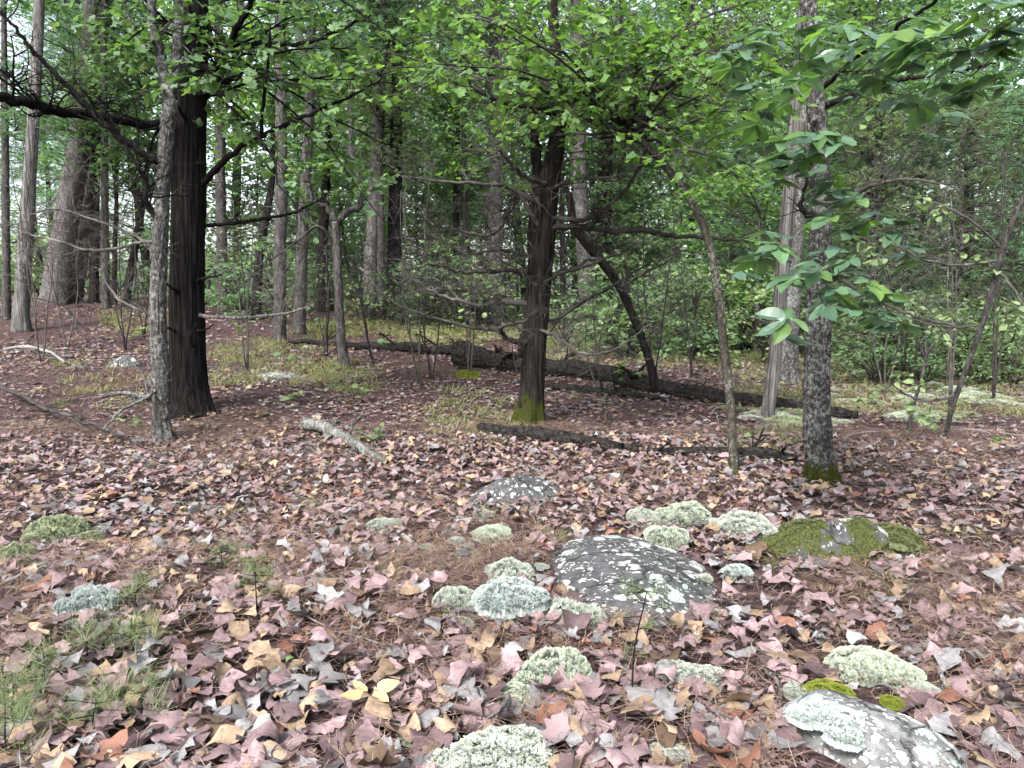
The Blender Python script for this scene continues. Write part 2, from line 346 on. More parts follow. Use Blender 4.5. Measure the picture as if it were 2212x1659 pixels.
def rock_b(N, L, base=((.018, .018, .019), (.085, .085, .089)), lic=.5, moss=.0):
    v = mapped(N, L, (1, 1, 1)); n1 = noise(N, L, v, 14, 6, .7); c = ramp(N, L, n1, [(.3, base[0]), (.7, base[1])])
    vd = N('VectorMath', _operation='ADD'); L(v, vd.inputs[0]); nz = N('TexNoise', Scale=14., Detail=5.); L(v, nz.inputs['Vector'])
    sc_ = N('VectorMath', _operation='SCALE', Scale=.09); L(nz.outputs['Color'], sc_.inputs[0]); L(sc_.outputs[0], vd.inputs[1]); fs = []
    for S_, rr in ((9., .42), (21., .40), (48., .36)):
        vo = N('TexVoronoi', Scale=S_); L(vd.outputs[0], vo.inputs['Vector']); sp_ = N('SeparateColor'); L(vo.outputs['Color'], sp_.inputs[0])
        fs.append(rangef(N, L, math_(N, L, 'SUBTRACT', math_(N, L, 'MULTIPLY', math_(N, L, 'SUBTRACT', sp_.outputs[0], .9-lic), rr*2.), vo.outputs['Distance']), 0., .08))
    n2 = noise(N, L, v, 3.2, 6, .8); fs.append(rangef(N, L, n2, .80-lic*.28, .88-lic*.28)); f = fs[0]
    for q in fs[1:]: f = math_(N, L, 'MAXIMUM', f, q)
    fine = noise(N, L, v, 70, 4)
    lc = ramp(N, L, noise(N, L, v, 5, 2), [(.40, (.34, .34, .335)), (.52, (.40, .403, .395)), (.60, (.30, .36, .32))])
    lc = mixc(N, L, 1., lc, ramp(N, L, fine, [(.35, (.55,)*3), (.6, (1.1,)*3)]), 'MULTIPLY')
    ck = N('TexVoronoi', _feature='DISTANCE_TO_EDGE', Scale=1.7); L(vd.outputs[0], ck.inputs['Vector']); cf = rangef(N, L, ck.outputs['Distance'], .0, .013, .35, 1.)
    c = mixc(N, L, f, c, lc); c = mixc(N, L, cf, (.012, .011, .011), c); h = math_(N, L, 'ADD', math_(N, L, 'ADD', n1, cf), math_(N, L, 'MULTIPLY', math_(N, L, 'MULTIPLY', f, fine), .8))
    if moss:
        g = N('NewGeometry'); mn = ramp(N, L, noise(N, L, v, 6, 4), [(.62-moss, (0,)*3), (.70-moss, (1,)*3)])
        c = mixc(N, L, mn, c, ramp(N, L, noise(N, L, v, 90, 3), [(.35, (.012, .015, .005)), (.65, (.058, .066, .016))]))
    return bsdf(N, L, c, .9, bump(N, L, h, .9, .02), .2)
M['rock'] = mat('lichen_rock', lambda N, L: rock_b(N, L, lic=.62)); M['rock2'] = mat('pale_lichen_rock', lambda N, L: rock_b(N, L, ((.05, .05, .05), (.19, .19, .19)), .74))
M['rockmoss'] = mat('mossy_rock', lambda N, L: rock_b(N, L, lic=.5, moss=.22))
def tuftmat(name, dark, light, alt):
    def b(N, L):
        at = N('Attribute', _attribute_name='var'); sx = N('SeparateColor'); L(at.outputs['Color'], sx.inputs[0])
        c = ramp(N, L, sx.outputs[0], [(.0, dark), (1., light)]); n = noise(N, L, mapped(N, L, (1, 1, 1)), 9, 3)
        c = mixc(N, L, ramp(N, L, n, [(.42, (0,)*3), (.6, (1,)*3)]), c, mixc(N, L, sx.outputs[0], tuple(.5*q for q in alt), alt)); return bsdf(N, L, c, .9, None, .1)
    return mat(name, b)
M['lichen_grey'] = tuftmat('grey_lichen', (.14, .155, .14), (.40, .43, .40), (.37, .41, .32))
M['lichen_green'] = tuftmat('green_lichen', (.13, .15, .105), (.39, .435, .32), (.37, .42, .36))
M['lichen_teal'] = tuftmat('teal_lichen', (.19, .205, .20), (.46, .48, .47), (.34, .43, .39))
M['lichen_olive'] = tuftmat('olive_lichen', (.10, .12, .055), (.27, .30, .16), (.32, .36, .25))
M['moss'] = tuftmat('bright_moss', (.05, .062, .008), (.22, .25, .035), (.16, .20, .03))
M['darkmoss'] = tuftmat('dark_moss', (.016, .02, .006), (.08, .092, .022), (.15, .17, .09))

# ------------------------------------------------------------------ ground
def ground():
    ys = np.concatenate([np.linspace(-6, 1.5, 12), np.linspace(1.7, 9, 120), np.linspace(9.1, 30, 90), np.geomspace(31, 300, 40)])
    xs = np.concatenate([-np.geomspace(16, 260, 26)[::-1], np.linspace(-15.8, 15.8, 220), np.geomspace(16, 260, 26)])
    X, Y = np.meshgrid(xs, ys); Z = gz(X, Y)+.012*fbm(X*6, Y*6)
    mb = MB(); n, m = X.shape; i, j = np.meshgrid(np.arange(n-1), np.arange(m-1), indexing='ij'); b = i*m+j
    mb.add(np.stack([X, Y, Z], -1), np.stack([b, b+1, b+m+1, b+m], -1).reshape(-1, 4))
    put('ground', mb.mesh('ground'), M['ground'], kind='structure')
ground()

# landmarks used by the labels
LAND = [((415, 895), 'the big dark cedar'), ((1145, 915), 'the centre cedar'), ((1775, 1045), 'the lichen-barked hickory'), ((1110, 1060), 'the lichen-spotted round rock'),
        ((1370, 1270), 'the large flat rock'), ((1800, 1220), 'the mossy ledge'), ((1850, 1610), 'the pale bottom right corner rock'), ((1200, 1450), 'the biggest lichen cushion'),
        ((800, 1545), 'the yellow four-leaf whorl'), ((610, 1465), 'the round-leaved green seedling'), ((80, 1500), 'the bottom left pine seedlings'), ((560, 1330), 'the dark-stemmed pine seedling'),
        ((745, 965), 'the lichen-covered branch'), ((120, 1160), 'the left olive lichen cushions'), ((1375, 1480), 'the leaning cedar seedling'), ((2100, 1480), 'the flat rock at the right edge'),
        ((1940, 1270), 'the pale grass tuft below the ledge'), ((1400, 835), 'the long fallen log'), ((210, 1330), 'the white lichen stone'), ((1080, 1650), 'the bottom edge lichen cushion'),
        ((430, 1520), 'the forked white twig'), ((2040, 1610), 'the pine cone'), ((45, 715), 'the pale dead trunk'), ((740, 790), 'the crooked lichen tree'), ((1965, 930), 'the right edge saplings')]
LW = np.array([G(*p)[:2] for p, _ in LAND])
def where(p):
    q = np.asarray(p)[:2]; D = np.hypot(*(LW-q).T); i = int(np.argmin(D)); dx, dy = q-LW[i]
    if abs(dx) > abs(dy): r = 'left of' if dx < 0 else 'right of'
    else: r = 'behind' if dy > 0 else 'in front of'
    return ('just ' if D[i] < .35 else '')+r+' '+LAND[i][1]

# ------------------------------------------------------------------ trees placed where they stand
def trunk_path(pts, lean=0., y0=None):
    b = G(*pts[0]) if y0 is None else P(*pts[0], y0)
    if y0 is not None: b[2] = float(gz(b[0], b[1]))
    n = len(pts); return [b]+[P(p[0], p[1], b[1]+lean*i/(n-1)) for i, p in enumerate(pts[1:], 1)]
def make_tree(name, label, cat, pts, wid, mt, lean=0., sides=20, seg=None, rel=None, amp=.08, flare=None, group=None, y0=None, sub=True):
    K = trunk_path(pts, lean, y0); base = K[0].copy()
    root = empty(name, base, label, cat, group)
    L = sum(np.linalg.norm(b-a) for a, b in zip(K, K[1:])); n = seg or int(min(260, max(14, L*12)))
    path = spline(K, n); wr = np.interp(np.linspace(0, len(K)-1, n), np.arange(len(K)), [pxm(w_, p)/2 for w_, p in zip(wid, K)])
    path[:, 0] += .012*vn(np.linspace(0, L*1.3, n), base[0]*3.1); path[0] = path[0]-np.array([0, 0, .06])
    mb = MB(); tube(mb, path, wr, sides, rel, amp, flare, seed=base[0]*1.7)
    put('trunk', mb.mesh('trunk', base), M[mt], root)
    return root, base, path, wr
def limb(root, base, pts, wid, y0, y1, mt, rg, ntw=8, tl=.5, tdepth=1, tips=None, sides=8, droop=0., flat=.5, rel=None, name='branch', wg=.02):
    ys = np.linspace(y0, y1, len(pts)); K = [P(p[0], p[1], y) for p, y in zip(pts, ys)]
    n = max(8, len(pts)*6); path = wig(spline(K, n), wg, rg.uniform(0, 99)); path[1:] += rg.normal(0, .006+.15*wg, (n-1, 3))*min(1., pxm(wid[0], K[0])*12); wr = np.interp(np.linspace(0, len(K)-1, n), np.arange(len(K)), [pxm(w_, p)/2 for w_, p in zip(wid, K)])
    mb = MB(); tube(mb, path, wr, sides, rel or fib(60, 8), .10, seed=K[0][0])
    T = nrm(np.gradient(path, axis=0))
    for q in range(ntw):
        i = rg.integers(int(n*.12), n-1); s = nrm(np.cross(T[i], [0, 0, 1.])+1e-3)*rg.choice([-1, 1])
        d = nrm(T[i]*rg.uniform(.3, .9)+s*rg.uniform(.3, 1)+np.array([0, 0, rg.normal(.1, .5)]))
        twig(mb, path[i], d, tl*rg.uniform(.5, 1.3), max(wr[i]*.35, .0022), tdepth, rg, droop, tips, flat)
    if tips is not None: tips.append((path, tl))
    return put(name, mb.mesh(name, base), M[mt], root), path
LEAFM = {}
def leafmesh(kind, i):
    k = (kind, i)
    if k not in LEAFM:
        rg = np.random.default_rng(hash(kind) % 1000 if False else sum(map(ord, kind))+i); mb = MB()
        S, A, lob, cu, wd = {'lobed': (11, 3, .9, .35, .44), 'leaflet': (7, 3, 0., .22, .31), 'oval': (7, 3, 0., .3, .46), 'dry': (13, 5, .95, .65, .37), 'dryoval': (9, 5, 0., .9, .42)}[kind]
        if kind == 'dry' and i % 5 < 2: kind = 'dryoval'; S, A, lob = 9, 5, 0.
        p = leaf_batch(1, S, A, 1., lob, cu, rg, 2.7, wd)
        if kind in ('lobed', 'leaflet', 'oval'): p[..., 1] += .5; p[..., 2] += np.abs(p[..., 0])*.25
        mb.add(p.reshape(-1, 3), grid_faces(1, S, A), c=np.tile(rg.random(3), (S*A, 1))); LEAFM[k] = mb.mesh(kind+'_leaf', smooth=kind != 'leaflet')
    return LEAFM[k]
from mathutils import Matrix
def place(o, pos, d, n, size):
    B = basis(np.asarray(d)[None], np.asarray(n)[None])[0]*size
    m = Matrix([[*B[0], pos[0]], [*B[1], pos[1]], [*B[2], pos[2]], [0, 0, 0, 1]]); o.matrix_basis = m
def leaves_on(root, base, tips, mt, size, per_m, rg, nobj=0, lobed=.9, up=.6, S=7, A=3, wid=.42, maxn=9000, keep=None, kind='lobed', curl=.3, droop=.25):
    pos, dr, nn, sz = [], [], [], []
    for pts, L in tips:
        n = rg.poisson(max(1.5, per_m*L)); 
        if n == 0: continue
        t = rg.uniform(.25, 1, n)**.8*(len(pts)-1.001); i = t.astype(int); f = (t-i)[:, None]
        p = pts[i]*(1-f)+pts[i+1]*f; ax = nrm(pts[i+1]-pts[i]); s = nrm(np.cross(ax, [0, 0, 1.])+1e-3)*rg.choice([-1, 1], (n, 1))
        d = nrm(ax*rg.uniform(.2, 1, (n, 1))+s*rg.uniform(.3, 1.1, (n, 1))+np.stack([rg.normal(0, .25, n), rg.normal(0, .25, n), rg.normal(-droop, .3, n)], 1))
        pos.append(p); dr.append(d); nn.append(nrm(np.stack([rg.normal(0, 1-up, n), rg.normal(0, 1-up, n), np.ones(n)], 1))); sz.append(size*rg.uniform(.55, 1.2, n))
    pos, dr, nn, sz = map(np.concatenate, (pos, dr, nn, sz))
    if keep is not None: k = keep(pos); pos, dr, nn, sz = pos[k], dr[k], nn[k], sz[k]
    if len(pos) > maxn: k = rg.choice(len(pos), maxn, False); pos, dr, nn, sz = pos[k], dr[k], nn[k], sz[k]
    # the largest in view become leaf objects of their own
    X, Y = proj(pos); vis = (X > 0) & (X < 2212) & (Y > 0) & (Y < 1659) & (pos[:, 1] > 1)
    big = np.where(vis, sz/np.maximum(pos[:, 1], .1), 0); o_ = np.argsort(-big)[:nobj]; o_ = o_[big[o_] > 0]; rest = np.setdiff1d(np.arange(len(pos)), o_)
    for i in o_:
        lo = put('leaf', leafmesh(kind, int(rg.integers(0, 8))), M[mt], root); place(lo, pos[i]-base, dr[i], nn[i], sz[i])
    if len(rest):
        mb = MB(); add_leaves(mb, pos[rest], dr[rest], nn[rest], sz[rest], rg, S, A, lobed, curl, None, wid, 2.7)
        put('foliage', mb.mesh('foliage', base), M[mt], root, kind='stuff')
rg = np.random.default_rng(11)

def sprays(root, base, start_fn, boxes, n, r0, mt, rg, tl=.5, ntw=7, tdepth=1, tips=None, yr=(5, 8), flat=.25):
    """limbs from the stem out to points spread through a volume; each is one branch with its twigs"""
    for q in range(n):
        x0, x1, y0, y1 = boxes[q % len(boxes)]; e = P(rg.uniform(x0, x1), rg.uniform(y0, y1), rg.uniform(*yr)); s = start_fn(rg)
        mid = (s+e)/2+np.array([0, 0, rg.uniform(-.05, .25)])+rg.normal(0, .08, 3); path = wig(spline([s, mid, e], 14), .05, rg.uniform(0, 99))
        mb = MB(); tube(mb, path, np.linspace(r0, r0*.25, 14), 6); T = nrm(np.gradient(path, axis=0))
        for k in range(ntw):
            i = rg.integers(3, 13); sd = nrm(np.cross(T[i], [0, 0, 1.])+1e-3)*rg.choice([-1, 1])
            d = nrm(T[i]*rg.uniform(.3, .9)+sd*rg.uniform(.4, 1)+np.array([0, 0, rg.normal(0, .3)]))
            twig(mb, path[i], d, tl*rg.uniform(.5, 1.2), r0*.3, tdepth, rg, 0.02, tips, flat)
        tips.append((path[6:], .6)); put('branch', mb.mesh('branch', base), M[mt], root)

# --- big dark cedar on the left
A, Ab, Ap, _ = make_tree('cedar_tree', 'thick dark fibrous-barked cedar with flared foot at left', 'tree',
    [(412, 893), (408, 830), (405, 700), (405, 550), (408, 400), (412, 200), (418, 0), (424, -400), (430, -900)], [88, 75, 71, 69, 68, 65, 60, 47, 28], 'cedar',
    sides=120, rel=fib(30, 1.5), amp=.075, flare=(.5, .2, 4, 0.4), seg=150)
Ay = Ab[1]; tA = []; tdead = []
limb(A, Ab, [(395, 262), (330, 268), (230, 255), (130, 240), (50, 222), (-60, 200), (-200, 190)], [24, 21, 21, 21, 22, 21, 16], Ay, Ay-2.2, 'cedar', rg, 12, .7, 2, tdead, 12)
limb(A, Ab, [(420, 420), (465, 370), (520, 318), (585, 285), (660, 250), (740, 215), (830, 165)], [16, 14, 12, 10, 8, 6, 3], Ay, Ay-.6, 'cedar', rg, 11, .5, 1, tA)
limb(A, Ab, [(425, 185), (462, 145), (495, 95), (525, 40), (555, -20), (600, -120)], [19, 17, 15, 13, 12, 8], Ay, Ay-.8, 'cedar', rg, 7, .5, 1, tA)
limb(A, Ab, [(430, 88), (500, 96), (580, 95), (650, 92), (720, 72), (800, 40)], [14, 11, 10, 9, 8, 4], Ay, Ay-.9, 'cedar', rg, 11, .5, 1, tA)
limb(A, Ab, [(560, 300), (568, 240), (578, 150), (585, 60)], [9, 8, 6, 4], Ay-.4, Ay-.7, 'cedar', rg, 6, .3, 1, tA)
limb(A, Ab, [(430, 490), (490, 485), (560, 475), (640, 455), (690, 430)], [9, 8, 7, 5, 3], Ay, Ay+.5, 'cedar', rg, 8, .4, 1, tdead)
for k, (pts, wd) in enumerate([([(425, 610), (450, 604), (478, 592)], [9, 6, 3]), ([(395, 640), (376, 622), (362, 610)], [10, 7, 4]), ([(420, 760), (412, 730), (420, 700)], [8, 6, 3]), ([(425, 715), (440, 712), (455, 700)], [7, 5, 3]), ([(392, 722), (372, 712), (362, 708)], [9, 7, 4]), ([(430, 680), (520, 684), (610, 676), (680, 655)], [9, 8, 6, 3])]):
    limb(A, Ab, pts, wd, Ay-.12, Ay-.3, 'weathered' if k == 5 else 'cedar', rg, 2, .12, 0, None, 6)
sprays(A, Ab, lambda r: Ap[r.integers(85, 120)]+0., [(460, 760, 40, 200), (560, 930, 60, 300), (480, 800, 200, 400), (60, 330, -20, 120), (700, 980, -20, 180), (520, 900, 300, 520), (200, 340, -20, 260)], 26, .018, 'cedar', rg, .45, 6, 1, tA, (Ay-2., Ay+1.5))
leaves_on(A, Ab, tA, 'mid', .11, 5, rg, 280, .9, .5, maxn=2500)

# --- slim lichen tree in front of it
B, Bb, Bp, _ = make_tree('lichen_tree', 'slim forked tree crusted with pale lichen standing against the big dark cedar', 'tree',
    [(352, 955), (348, 890), (345, 800), (342, 680), (346, 540), (353, 400), (360, 290), (368, 215)], [40, 34, 33, 33, 31, 29, 28, 28], 'lichenbark', sides=64, rel=plate(40, 14), amp=.13, flare=(.7, .16, 4, 1.), seg=120)
By = Bb[1]; tB = []
limb(B, Bb, [(366, 222), (352, 165), (338, 100), (332, 30), (325, -80), (330, -250)], [25, 22, 20, 18, 16, 10], By, By-.2, 'lichenbark', rg, 6, .6, 1, tB, 16, rel=plate(40, 18))
limb(B, Bb, [(368, 220), (380, 150), (384, 60), (388, -60), (392, -250)], [25, 22, 20, 17, 10], By, By+.1, 'lichenbark', rg, 3, .5, 1, tB, 16, rel=plate(40, 18))
limb(B, Bb, [(350, 362), (300, 325), (230, 272), (160, 205), (100, 140), (40, 70), (-20, 10)], [17, 15, 14, 12, 10, 8, 5], By, By-.7, 'darkbark', rg, 14, .55, 2, tdead)
limb(B, Bb, [(348, 500), (318, 440), (322, 400), (300, 360), (265, 300), (235, 250)], [15, 13, 11, 9, 6, 4], By, By-.3, 'darkbark', rg, 9, .45, 2, tdead)
limb(B, Bb, [(345, 520), (290, 528), (200, 538), (120, 520), (40, 500)], [8, 7, 6, 5, 3], By, By+.6, 'greytwig', rg, 10, .4, 2, tdead)
limb(B, Bb, [(345, 560), (300, 520), (220, 480), (130, 450), (70, 465)], [7, 6, 5, 4, 3], By, By+1.2, 'greytwig', rg, 12, .5, 2, tdead)
limb(B, Bb, [(340, 690), (300, 670), (250, 640), (215, 580)], [8, 7, 6, 4], By, By+.8, 'greytwig', rg, 6, .4, 1, tdead)
limb(B, Bb, [(345, 835), (310, 860), (270, 880), (230, 930)], [9, 8, 6, 4], By, By-.6, 'stick', rg, 5, .3, 1, tdead)
leaves_on(B, Bb, tB, 'mid', .13, 8, rg, 60, .9, .5, maxn=500)

# --- centre cedar, mossy foot, dead boughs
C, Cb, Cp, _ = make_tree('cedar_tree', 'leaning centre cedar with mossy foot and many dead side branches', 'tree',
    [(1143, 912), (1148, 860), (1153, 780), (1160, 660), (1170, 540), (1184, 420), (1200, 320), (1208, 240), (1200, 120), (1192, -20), (1188, -300)], [58, 51, 49, 53, 50, 45, 36, 29, 25, 21, 12], 'cedar_moss', sides=110, rel=fib(32, 1.6), amp=.085, flare=(.85, .16, 5, 2.0), seg=150)
Cy = Cb[1]
limb(C, Cb, [(1158, 640), (1150, 520), (1160, 400), (1158, 320), (1152, 262)], [20, 24, 24, 22, 14], Cy+.12, Cy+.2, 'cedar_moss', rg, 4, .3, 1, None, 20, rel=fib(34, 2))
dead = [([(1180, 400), (1135, 385), (1100, 350), (1075, 330)], [12, 10, 8, 4]), ([(1170, 440), (1120, 425), (1100, 455), (1078, 490), (1040, 505), (975, 492)], [16, 15, 14, 11, 8, 4]),
    ([(1185, 360), (1212, 320), (1216, 280), (1190, 262)], [15, 13, 11, 6]), ([(1170, 500), (1110, 410), (1040, 400), (960, 395), (870, 380)], [10, 9, 8, 6, 3]),
    ([(1145, 740), (1105, 738), (1082, 715), (1095, 700), (1140, 690)], [12, 10, 9, 7, 4]), ([(1082, 715), (1010, 702), (920, 682), (850, 650), (800, 600)], [8, 7, 6, 4, 2]),
    ([(1140, 655), (1090, 655), (1030, 660), (960, 640), (890, 600)], [14, 11, 8, 6, 3]), ([(1140, 590), (1090, 580), (1010, 590), (940, 570), (880, 585)], [13, 10, 8, 6, 3]),
    ([(1150, 700), (1210, 680), (1280, 640), (1350, 600), (1420, 560)], [9, 8, 7, 5, 3]), ([(1155, 705), (1200, 730), (1260, 765), (1330, 755), (1400, 700)], [8, 7, 6, 4, 2]),
    ([(1190, 495), (1260, 490), (1340, 498), (1420, 505), (1500, 512), (1600, 520)], [14, 13, 13, 12, 9, 5]), ([(1190, 470), (1270, 470), (1350, 410), (1390, 340), (1400, 260)], [11, 10, 8, 6, 4]),
    ([(1190, 410), (1240, 390), (1310, 385), (1400, 350)], [9, 8, 6, 3]), ([(1160, 620), (1220, 590), (1300, 560), (1380, 530)], [8, 7, 5, 3]),
    ([(1205, 250), (1160, 235), (1090, 222), (1030, 195), (972, 176)], [13, 13, 13, 12, 8]), ([(1205, 215), (1160, 160), (1120, 105), (1075, 62), (1030, 40)], [12, 12, 11, 9, 6]),
    ([(1205, 245), (1270, 205), (1320, 150), (1340, 60), (1345, -40)], [11, 10, 9, 8, 6]), ([(1165, 560), (1080, 540), (1000, 545), (930, 510)], [8, 7, 5, 3])]
for k, (pts, wd) in enumerate(dead):
    limb(C, Cb, pts, wd, Cy-.05, Cy+rg.uniform(-1.1, .5), 'deadtwig' if k % 3 else 'greytwig', rg, 13, .48, 2 if len(pts) > 4 else 1, tdead, 7, .01, .7)
for k in range(16):      # short snags up the stem
    i = rg.integers(25, 105); p = Cp[i]; a = rg.uniform(0, 2*np.pi); mb = MB(); twig(mb, p, np.array([math.cos(a), math.sin(a), .25]), rg.uniform(.3, .9), .011, 2, rg, .01, None, .6)
    put('branch', mb.mesh('branch', Cb), M['deadtwig'], C)

# --- slender leaning tree with the bright crown
D, Db, Dp, _ = make_tree('slender_tree', 'slender leaning tree with bright green crown and pale lichen foot', 'tree',
    [(1586, 1030), (1582, 940), (1576, 860), (1565, 770), (1552, 640), (1530, 520), (1490, 430), (1430, 350), (1375, 295), (1325, 255), (1270, 225)], [22, 18.5, 18, 17.5, 17, 17, 16, 15, 14, 12, 7], 'slender', lean=1.6, sides=36, rel=plate(60, 20), amp=.12, flare=(.5, .08, 3, 0), seg=140)
Dy = Db[1]; tD = []
limb(D, Db, [(1375, 295), (1400, 225), (1440, 165), (1475, 105), (1490, 40), (1500, -60)], [15, 15, 14, 12, 10, 7], Dy+1.3, Dy+1.5, 'deadtwig', rg, 9, .6, 1, tD)
limb(D, Db, [(1385, 195), (1440, 190), (1500, 150), (1570, 100), (1650, 60)], [12, 11, 9, 7, 5], Dy+1.4, Dy+.6, 'deadtwig', rg, 9, .6, 1, tD)
limb(D, Db, [(1325, 255), (1280, 180), (1180, 120), (1080, 85)], [10, 9, 7, 4], Dy+1.5, Dy+.9, 'deadtwig', rg, 9, .6, 1, tD)
sprays(D, Db, lambda r: Dp[r.integers(105, 138)]+0., [(880, 1180, 0, 200), (1150, 1450, -40, 130), (1300, 1650, 60, 260), (1000, 1300, 150, 290), (1450, 1800, -40, 140), (1250, 1560, 160, 280), (900, 1150, 200, 360), (1450, 1720, 200, 420), (1550, 1800, 60, 300), (760, 1080, 0, 260)], 46, .016, 'deadtwig', rg, .5, 8, 1, tD, (Dy-1.2, Dy+3.8))
leaves_on(D, Db, tD, 'bright', .092, 10, rg, 300, .85, .45, maxn=5000)

# --- leaning dead stem
E, Eb, Ep, _ = make_tree('leaning_dead_stem', 'dark crooked dead stem leaning over the fallen log', 'dead tree',
    [(1418, 852), (1405, 790), (1388, 735), (1362, 670), (1335, 615), (1300, 565), (1268, 525), (1240, 480), (1232, 430), (1222, 400)], [22, 18, 17, 17, 18, 19, 21, 19, 15, 7], 'darkbark', lean=-.6, sides=24, rel=plate(40, 10), amp=.12, seg=90)
for pts, wd in (([(1300, 565), (1270, 560), (1240, 580), (1180, 590)], [11, 9, 7, 4]), ([(1340, 620), (1400, 590), (1450, 560)], [8, 6, 3]), ([(1268, 525), (1310, 500), (1350, 490)], [9, 7, 4])):
    limb(E, Eb, pts, wd, Eb[1]-.7, Eb[1]-1., 'deadtwig', rg, 6, .3, 1, None, 6)

# --- hickory on the right with large compound leaves
F, Fb, Fp, _ = make_tree('hickory_tree', 'straight lichen-barked hickory with mossy foot and large drooping green leaves', 'tree',
    [(1775, 1045), (1770, 990), (1766, 920), (1765, 850), (1767, 700), (1770, 560), (1771, 420), (1768, 320), (1762, 200), (1752, 90), (1745, -20), (1740, -300)], [62, 54, 55, 53, 50, 46, 43, 40, 38, 36, 34, 26], 'hickory', sides=72, rel=plate(46, 12), amp=.10, flare=(.6, .12, 4, .5), seg=170)
Fy = Fb[1]; tF = []
limb(F, Fb, [(1775, 225), (1820, 208), (1880, 190), (1945, 172), (2010, 160), (2085, 145), (2150, 130)], [16, 15, 12, 10, 8, 7, 4], Fy, Fy-1.2, 'darkbark', rg, 8, .35, 1, None)
limb(F, Fb, [(1775, 190), (1840, 130), (1900, 90), (1950, 52), (2010, 12), (2050, -30)], [11, 10, 9, 9, 8, 6], Fy, Fy-1.6, 'darkbark', rg, 6, .35, 1, None)
limb(F, Fb, [(1765, 440), (1830, 425), (1890, 400), (1960, 390), (2050, 400)], [12, 10, 8, 6, 3], Fy, Fy-.6, 'greytwig', rg, 9, .45, 2, None)
limb(F, Fb, [(1765, 470), (1740, 455), (1738, 420), (1742, 350)], [14, 12, 8, 6], Fy-.05, Fy-.2, 'darkbark', rg, 4, .3, 1, None)
limb(F, Fb, [(1770, 350), (1700, 340), (1640, 300), (1600, 250)], [9, 8, 6, 4], Fy, Fy-.5, 'darkbark', rg, 5, .3, 1, None)
limb(F, Fb, [(1772, 590), (1850, 620), (1920, 660), (1990, 690), (2060, 705)], [9, 8, 7, 6, 4], Fy-.1, Fy-.9, 'greytwig', rg, 6, .3, 1, None)
limb(F, Fb, [(1768, 120), (1700, 90), (1640, 105), (1580, 120)], [8, 7, 6, 4], Fy, Fy-.4, 'darkbark', rg, 5, .3, 1, None)
# compound leaves: (px, py, distance, leaflet px, droop direction)
HL = [(1620, 190, 4.6, 70), (1650, 140, 4.5, 66), (1610, 95, 4.6, 70), (1700, 170, 4.2, 62), (1730, 168, 3.9, 62), (1720, 210, 3.8, 60), (1670, 215, 4.0, 60), (1640, 265, 4.2, 70), (1690, 90, 4.8, 60), (1740, 40, 4.6, 64),
      (1790, 60, 4.4, 70), (1820, 110, 4.3, 66), (1850, 60, 4.1, 72), (1880, 120, 4.2, 66), (1830, 170, 4.3, 64), (1900, 170, 4.2, 62), (1930, 70, 4.0, 78), (1990, 40, 3.7, 80), (1960, 110, 4.0, 70), (2010, 100, 3.8, 76),
      (2060, 60, 3.6, 82), (2110, 40, 3.4, 86), (2060, 130, 3.8, 72), (2130, 110, 3.5, 80), (2180, 90, 3.4, 84), (2170, 160, 3.6, 74), (1935, 215, 4.2, 60), (1985, 225, 4.1, 64), (2035, 250, 4.1, 66), (2075, 205, 3.9, 64),
      (2110, 180, 3.8, 66), (1880, 240, 4.3, 56), (1700, 300, 4.2, 64), (1760, 290, 4.0, 70), (1810, 300, 4.0, 70), (1740, 340, 4.1, 58), (1660, 345, 4.4, 54), (1800, 390, 4.1, 66), (1850, 430, 4.2, 62), (1680, 390, 4.4, 50),
      (1790, 470, 4.0, 60), (1870, 480, 4.2, 62), (1930, 500, 4.2, 60), (1680, 530, 4.2, 64), (1640, 560, 4.3, 56), (1830, 560, 4.0, 62), (1760, 590, 3.9, 62), (1700, 600, 4.1, 60), (1820, 640, 4.0, 66), (1880, 610, 4.0, 66),
      (1930, 640, 4.0, 62), (1780, 660, 3.9, 64), (1700, 690, 4.0, 72), (1980, 560, 4.3, 54), (1890, 690, 4.1, 58), (1950, 700, 4.1, 54), (1745, 130, 4.5, 60), (1580, 150, 4.7, 60), (2190, 40, 3.3, 88)]
for (px, py, d, ln) in HL:
    c = P(px, py, d); sz = pxm(ln*1.0, c); a0 = rg.uniform(-math.pi, math.pi); tdir = nrm(np.array([math.cos(a0), math.sin(a0)*.8, -.28])); stem = -tdir*.8+np.array([0, 0, .35])
    mb = MB(); tube(mb, spline([c-Fb, c+stem*.09-Fb, c+stem*.2+np.array([0, 0, .02])-Fb], 5), np.linspace(.0013, .002, 5), 4, cap=False)
    lf = put('compound_leaf', mb.mesh('leaf_stalk'), M['deadtwig'], F)
    up = nrm(np.array([rg.normal(0, .3), rg.normal(-.15, .3), 1])); sd = nrm(np.cross(tdir, up)); up2 = np.cross(sd, tdir)
    for q, an in enumerate((-100, -48, 0, 48, 100)):
        a = R(an+rg.normal(0, 7)); dd = nrm(tdir*math.cos(a)+sd*math.sin(a)+np.array([0, 0, -.12-rg.uniform(0, .2)])); org = c-tdir*(.02*(abs(an) > 60))
        lo = put('leaflet', leafmesh('leaflet', int(rg.integers(0, 8))), M['blue'] if rg.random() < .68 else M['bright'], lf); place(lo, org-Fb, dd, nrm(up2+rg.normal(0, .18, 3)), sz*(1.1 if an == 0 else .98 if abs(an) < 60 else .72))  # leaflet colour carries the light: bluish as top-lit, bright as lit through

